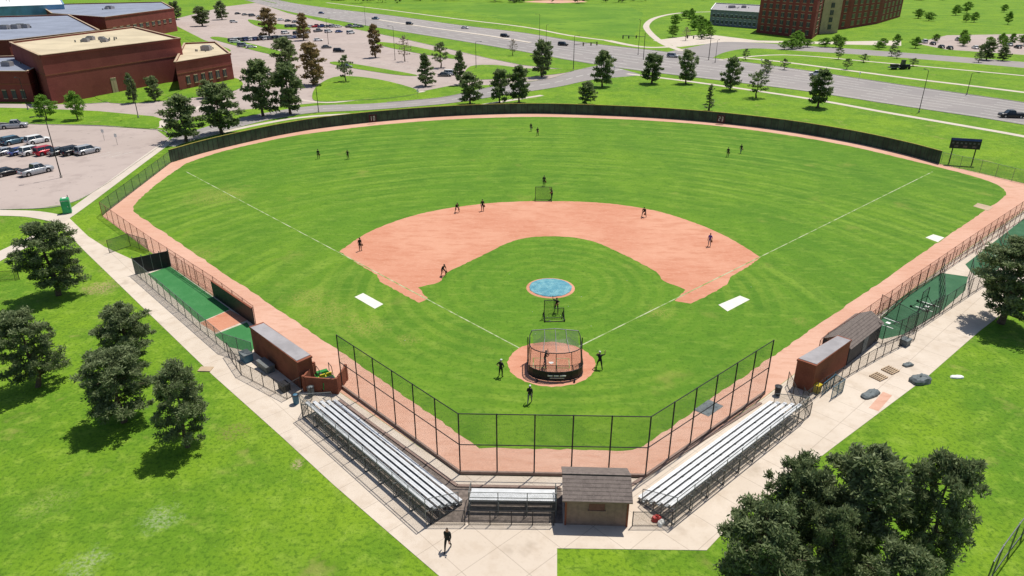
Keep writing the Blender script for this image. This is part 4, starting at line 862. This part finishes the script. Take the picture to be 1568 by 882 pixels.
def person_data(pose,shirt,pants,hat,glove,longs):
    J=dict(BASE); J.update(POSES[pose]); names=list(J); ix={n:i for i,n in enumerate(names)}
    me=bpy.data.meshes.new('sk'); me.from_pydata([J[n] for n in names],[(ix[a],ix[b]) for a,b,_ in ED],[]); ob=bpy.data.objects.new('sk',me); COL.objects.link(ob)
    md=ob.modifiers.new('s','SKIN'); md.use_smooth_shade=True; sd=ob.modifiers.new('u','SUBSURF'); sd.levels=1
    for n in names: me.skin_vertices[0].data[ix[n]].radius=(RAD[n],RAD[n]*(.72 if n in('che','wai','pel') else 1)); me.skin_vertices[0].data[ix[n]].use_root=(n=='pel')
    dg=bpy.context.evaluated_depsgraph_get(); ev=bpy.data.meshes.new_from_object(ob.evaluated_get(dg))
    bpy.data.objects.remove(ob); mb=MB(); vs=[v.co.copy() for v in ev.vertices]
    lab={'s':shirt,'k':shirt if longs else K_skin,'p':pants,'b':K_blk}
    groups={}
    for p in ev.polygons:
        c=p.center; best=None
        for a,b,l in ED:
            A_,B_=Vector(J[a]),Vector(J[b]); t=max(0,min(1,(c-A_).dot(B_-A_)/(B_-A_).length_squared)); d=(c-A_.lerp(B_,t)).length/(RAD[a]*(1-t)+RAD[b]*t)
            if best is None or d<best[0]: best=(d,l,b)
        m=K_skin if best[2]=='hd' else lab[best[1]]; groups.setdefault(m.name,(m,[]))[1].append(tuple(p.vertices))
    for m,fs in groups.values(): mb.mesh(vs,fs,m,True)
    bpy.data.meshes.remove(ev)
    hd=Vector(J['hd'])+Vector((0,.01,.07)); mb.ell(hd,(.078,.098,.122),K_skin,12,8)
    mb.cyl(hd+Vector((0,.09,.01)),hd+Vector((0,.125,-.02)),.012,.018,K_skin,6)
    mb.box(tuple(hd+Vector((0,.094,-.062))),(.045,.012,.012),K_lip)
    for s in (-1,1): mb.ell(hd+Vector((s*.03,.088,.012)),(.012,.010,.008),K_lens,6,4); mb.ell(hd+Vector((s*.08,0,-.005)),(.012,.025,.034),K_skin,6,4)
    mb.ell(hd+Vector((0,-.012,.008)),(.083,.098,.124),K_hair,12,6,-.25) if not hat else mb.ell(hd+Vector((0,-.022,-.02)),(.081,.085,.1),K_hair,12,6,-.3)
    if hat: mb.ell(hd+Vector((0,0,.03)),(.09,.108,.112),hat,12,6,.0); mb.mesh([hd+Vector((x,y,.035)) for x,y in ((-.075,.085),(-.055,.17),(0,.195),(.055,.17),(.075,.085))]+[hd+Vector((x,y,.05)) for x,y in ((-.075,.085),(-.055,.17),(0,.195),(.055,.17),(.075,.085))],[(0,1,2,3,4),(9,8,7,6,5),(0,5,6,1),(1,6,7,2),(2,7,8,3),(3,8,9,4)],hat)
    for s,(e,w) in ((1,('eR','wR')),(-1,('eL','wL'))):
        W_=Vector(J[w]); d=(W_-Vector(J[e])).normalized(); sd_=d.cross(Vector((0,1,.2))).normalized(); 
        mb.cyl(W_-d*.01,W_+d*.095,.028,.036,K_skin,8)
        up=sd_.cross(d)
        for q in range(4):
            o=sd_*(-.027+.018*q); l=(.07,.082,.076,.06)[q]; k=W_+d*(.09)+o; k2=k+d*l*.55+up*.008; mb.cyl(k,k2,.0095,.009,K_skin,5); mb.cyl(k2,k2+d*l*.4+up*.03,.009,.007,K_skin,5)
        t0=W_+d*.035+sd_*.03; t1=t0+sd_*.03+d*.03; mb.cyl(t0,t1,.012,.010,K_skin,5); mb.cyl(t1,t1+d*.03+up*.012,.010,.008,K_skin,5)
        if glove and s<0:
            mb.ell(W_+d*.12,(.12,.06,.15),K_glv,10,6)
            for q in range(4): mb.cyl(W_+d*.16+Vector((-.08+.05*q,0,0)),W_+d*.30+Vector((-.10+.065*q,0,0)),.03,.022,K_glv,6)
    if pose=='bat':
        h_=Vector(J['wR'])+Vector((0,.06,.05)); mb.cyl(h_-Vector((.03,0,.1)),h_+Vector((.12,-.1,.3)),.014,.018,K_wood,8); mb.cyl(h_+Vector((.12,-.1,.3)),h_+Vector((.26,-.22,.72)),.018,.034,K_wood,8)
    return mb.data('person')
def person(name,u,v,face,pose='stand',shirt=K_blk,pants=K_blk,hat=K_blk,glove=True,longs=False):
    k=(pose,shirt.name,pants.name,hat.name if hat else 0,glove,longs)
    if k not in PC: PC[k]=person_data(pose,shirt,pants,hat,glove,longs)
    x,y=g(u,v); place(PC[k],name,(x,y,.012),math.radians(face)-math.pi/2,1.03)
fl=[(488,243,-80,'stand',K_blk),(533,244,-100,'hips',K_blk),(813,201,-90,'stand',K_gry),(823,208,-60,'hips',K_blk),(1114,240,-110,'stand',K_blk),(1134,235,-90,'walk',K_gry),
    (833,285,-90,'stand',K_blk),(845,305,-120,'throw',K_blk),(700,325,-70,'ready',K_blk),(739,323,-80,'stand',K_blk),(986,332,-110,'ready',K_blk),(552,384,-40,'stand',K_blk),(679,422,-50,'ready',K_blk)]
for u,v,f,p,pt in fl: person('baseball_player',u,v,f,p,K_blk,pt)
person('baseball_player',1086,377,-120,'stand',K_pur,K_gry)
person('baseball_player',767,577,60,'hips',K_blk,K_blk,K_wht,False); person('baseball_player',918,565,100,'throw',K_blk,K_blk,K_wht,True)
person('coach',811,618,80,'walk',K_blk,K_gry,K_wht,False); person('batter',834,562,10,'bat',K_blk,K_gry,K_blk,False); person('pedestrian',686,842,-100,'walk',K_blk,K_blk,None,False,True)
person('baseball_player',852,478,-90,'throw',K_blk,K_blk)

# ---------------------------------------------------------------- light, sky, camera
sd=Vector((.22,.30,.92)).normalized(); el=math.asin(sd.z); az=math.atan2(sd.x,sd.y)
w=bpy.data.worlds.new('World'); scene.world=w; w.use_nodes=True; nt=w.node_tree
sky=nt.nodes.new('ShaderNodeTexSky'); sky.sky_type='NISHITA'; sky.sun_disc=False; sky.sun_elevation=el; sky.sun_rotation=az
bg=nt.nodes['Background']; nt.links.new(sky.outputs[0],bg.inputs[0]); bg.inputs[1].default_value=.09
sl=bpy.data.lights.new('sun','SUN'); sl.energy=4.8; sl.angle=math.radians(.5); sl.color=(1,.95,.86)
so=bpy.data.objects.new('sun',sl); COL.objects.link(so); so.rotation_euler=sd.to_track_quat('Z','Y').to_euler(); so.location=(0,0,120)
cam=bpy.data.cameras.new('camera'); cam.sensor_width=36; cam.lens=F/1568*36; cam.clip_end=9000; cam.clip_start=.5
co=bpy.data.objects.new('camera',cam); COL.objects.link(co); co.location=(CX,CY,HC); co.rotation_euler=(math.pi/2-TH,0,YAW); scene.camera=co
scene.view_settings.view_transform='Standard'; scene.view_settings.look='None'; scene.view_settings.exposure=0
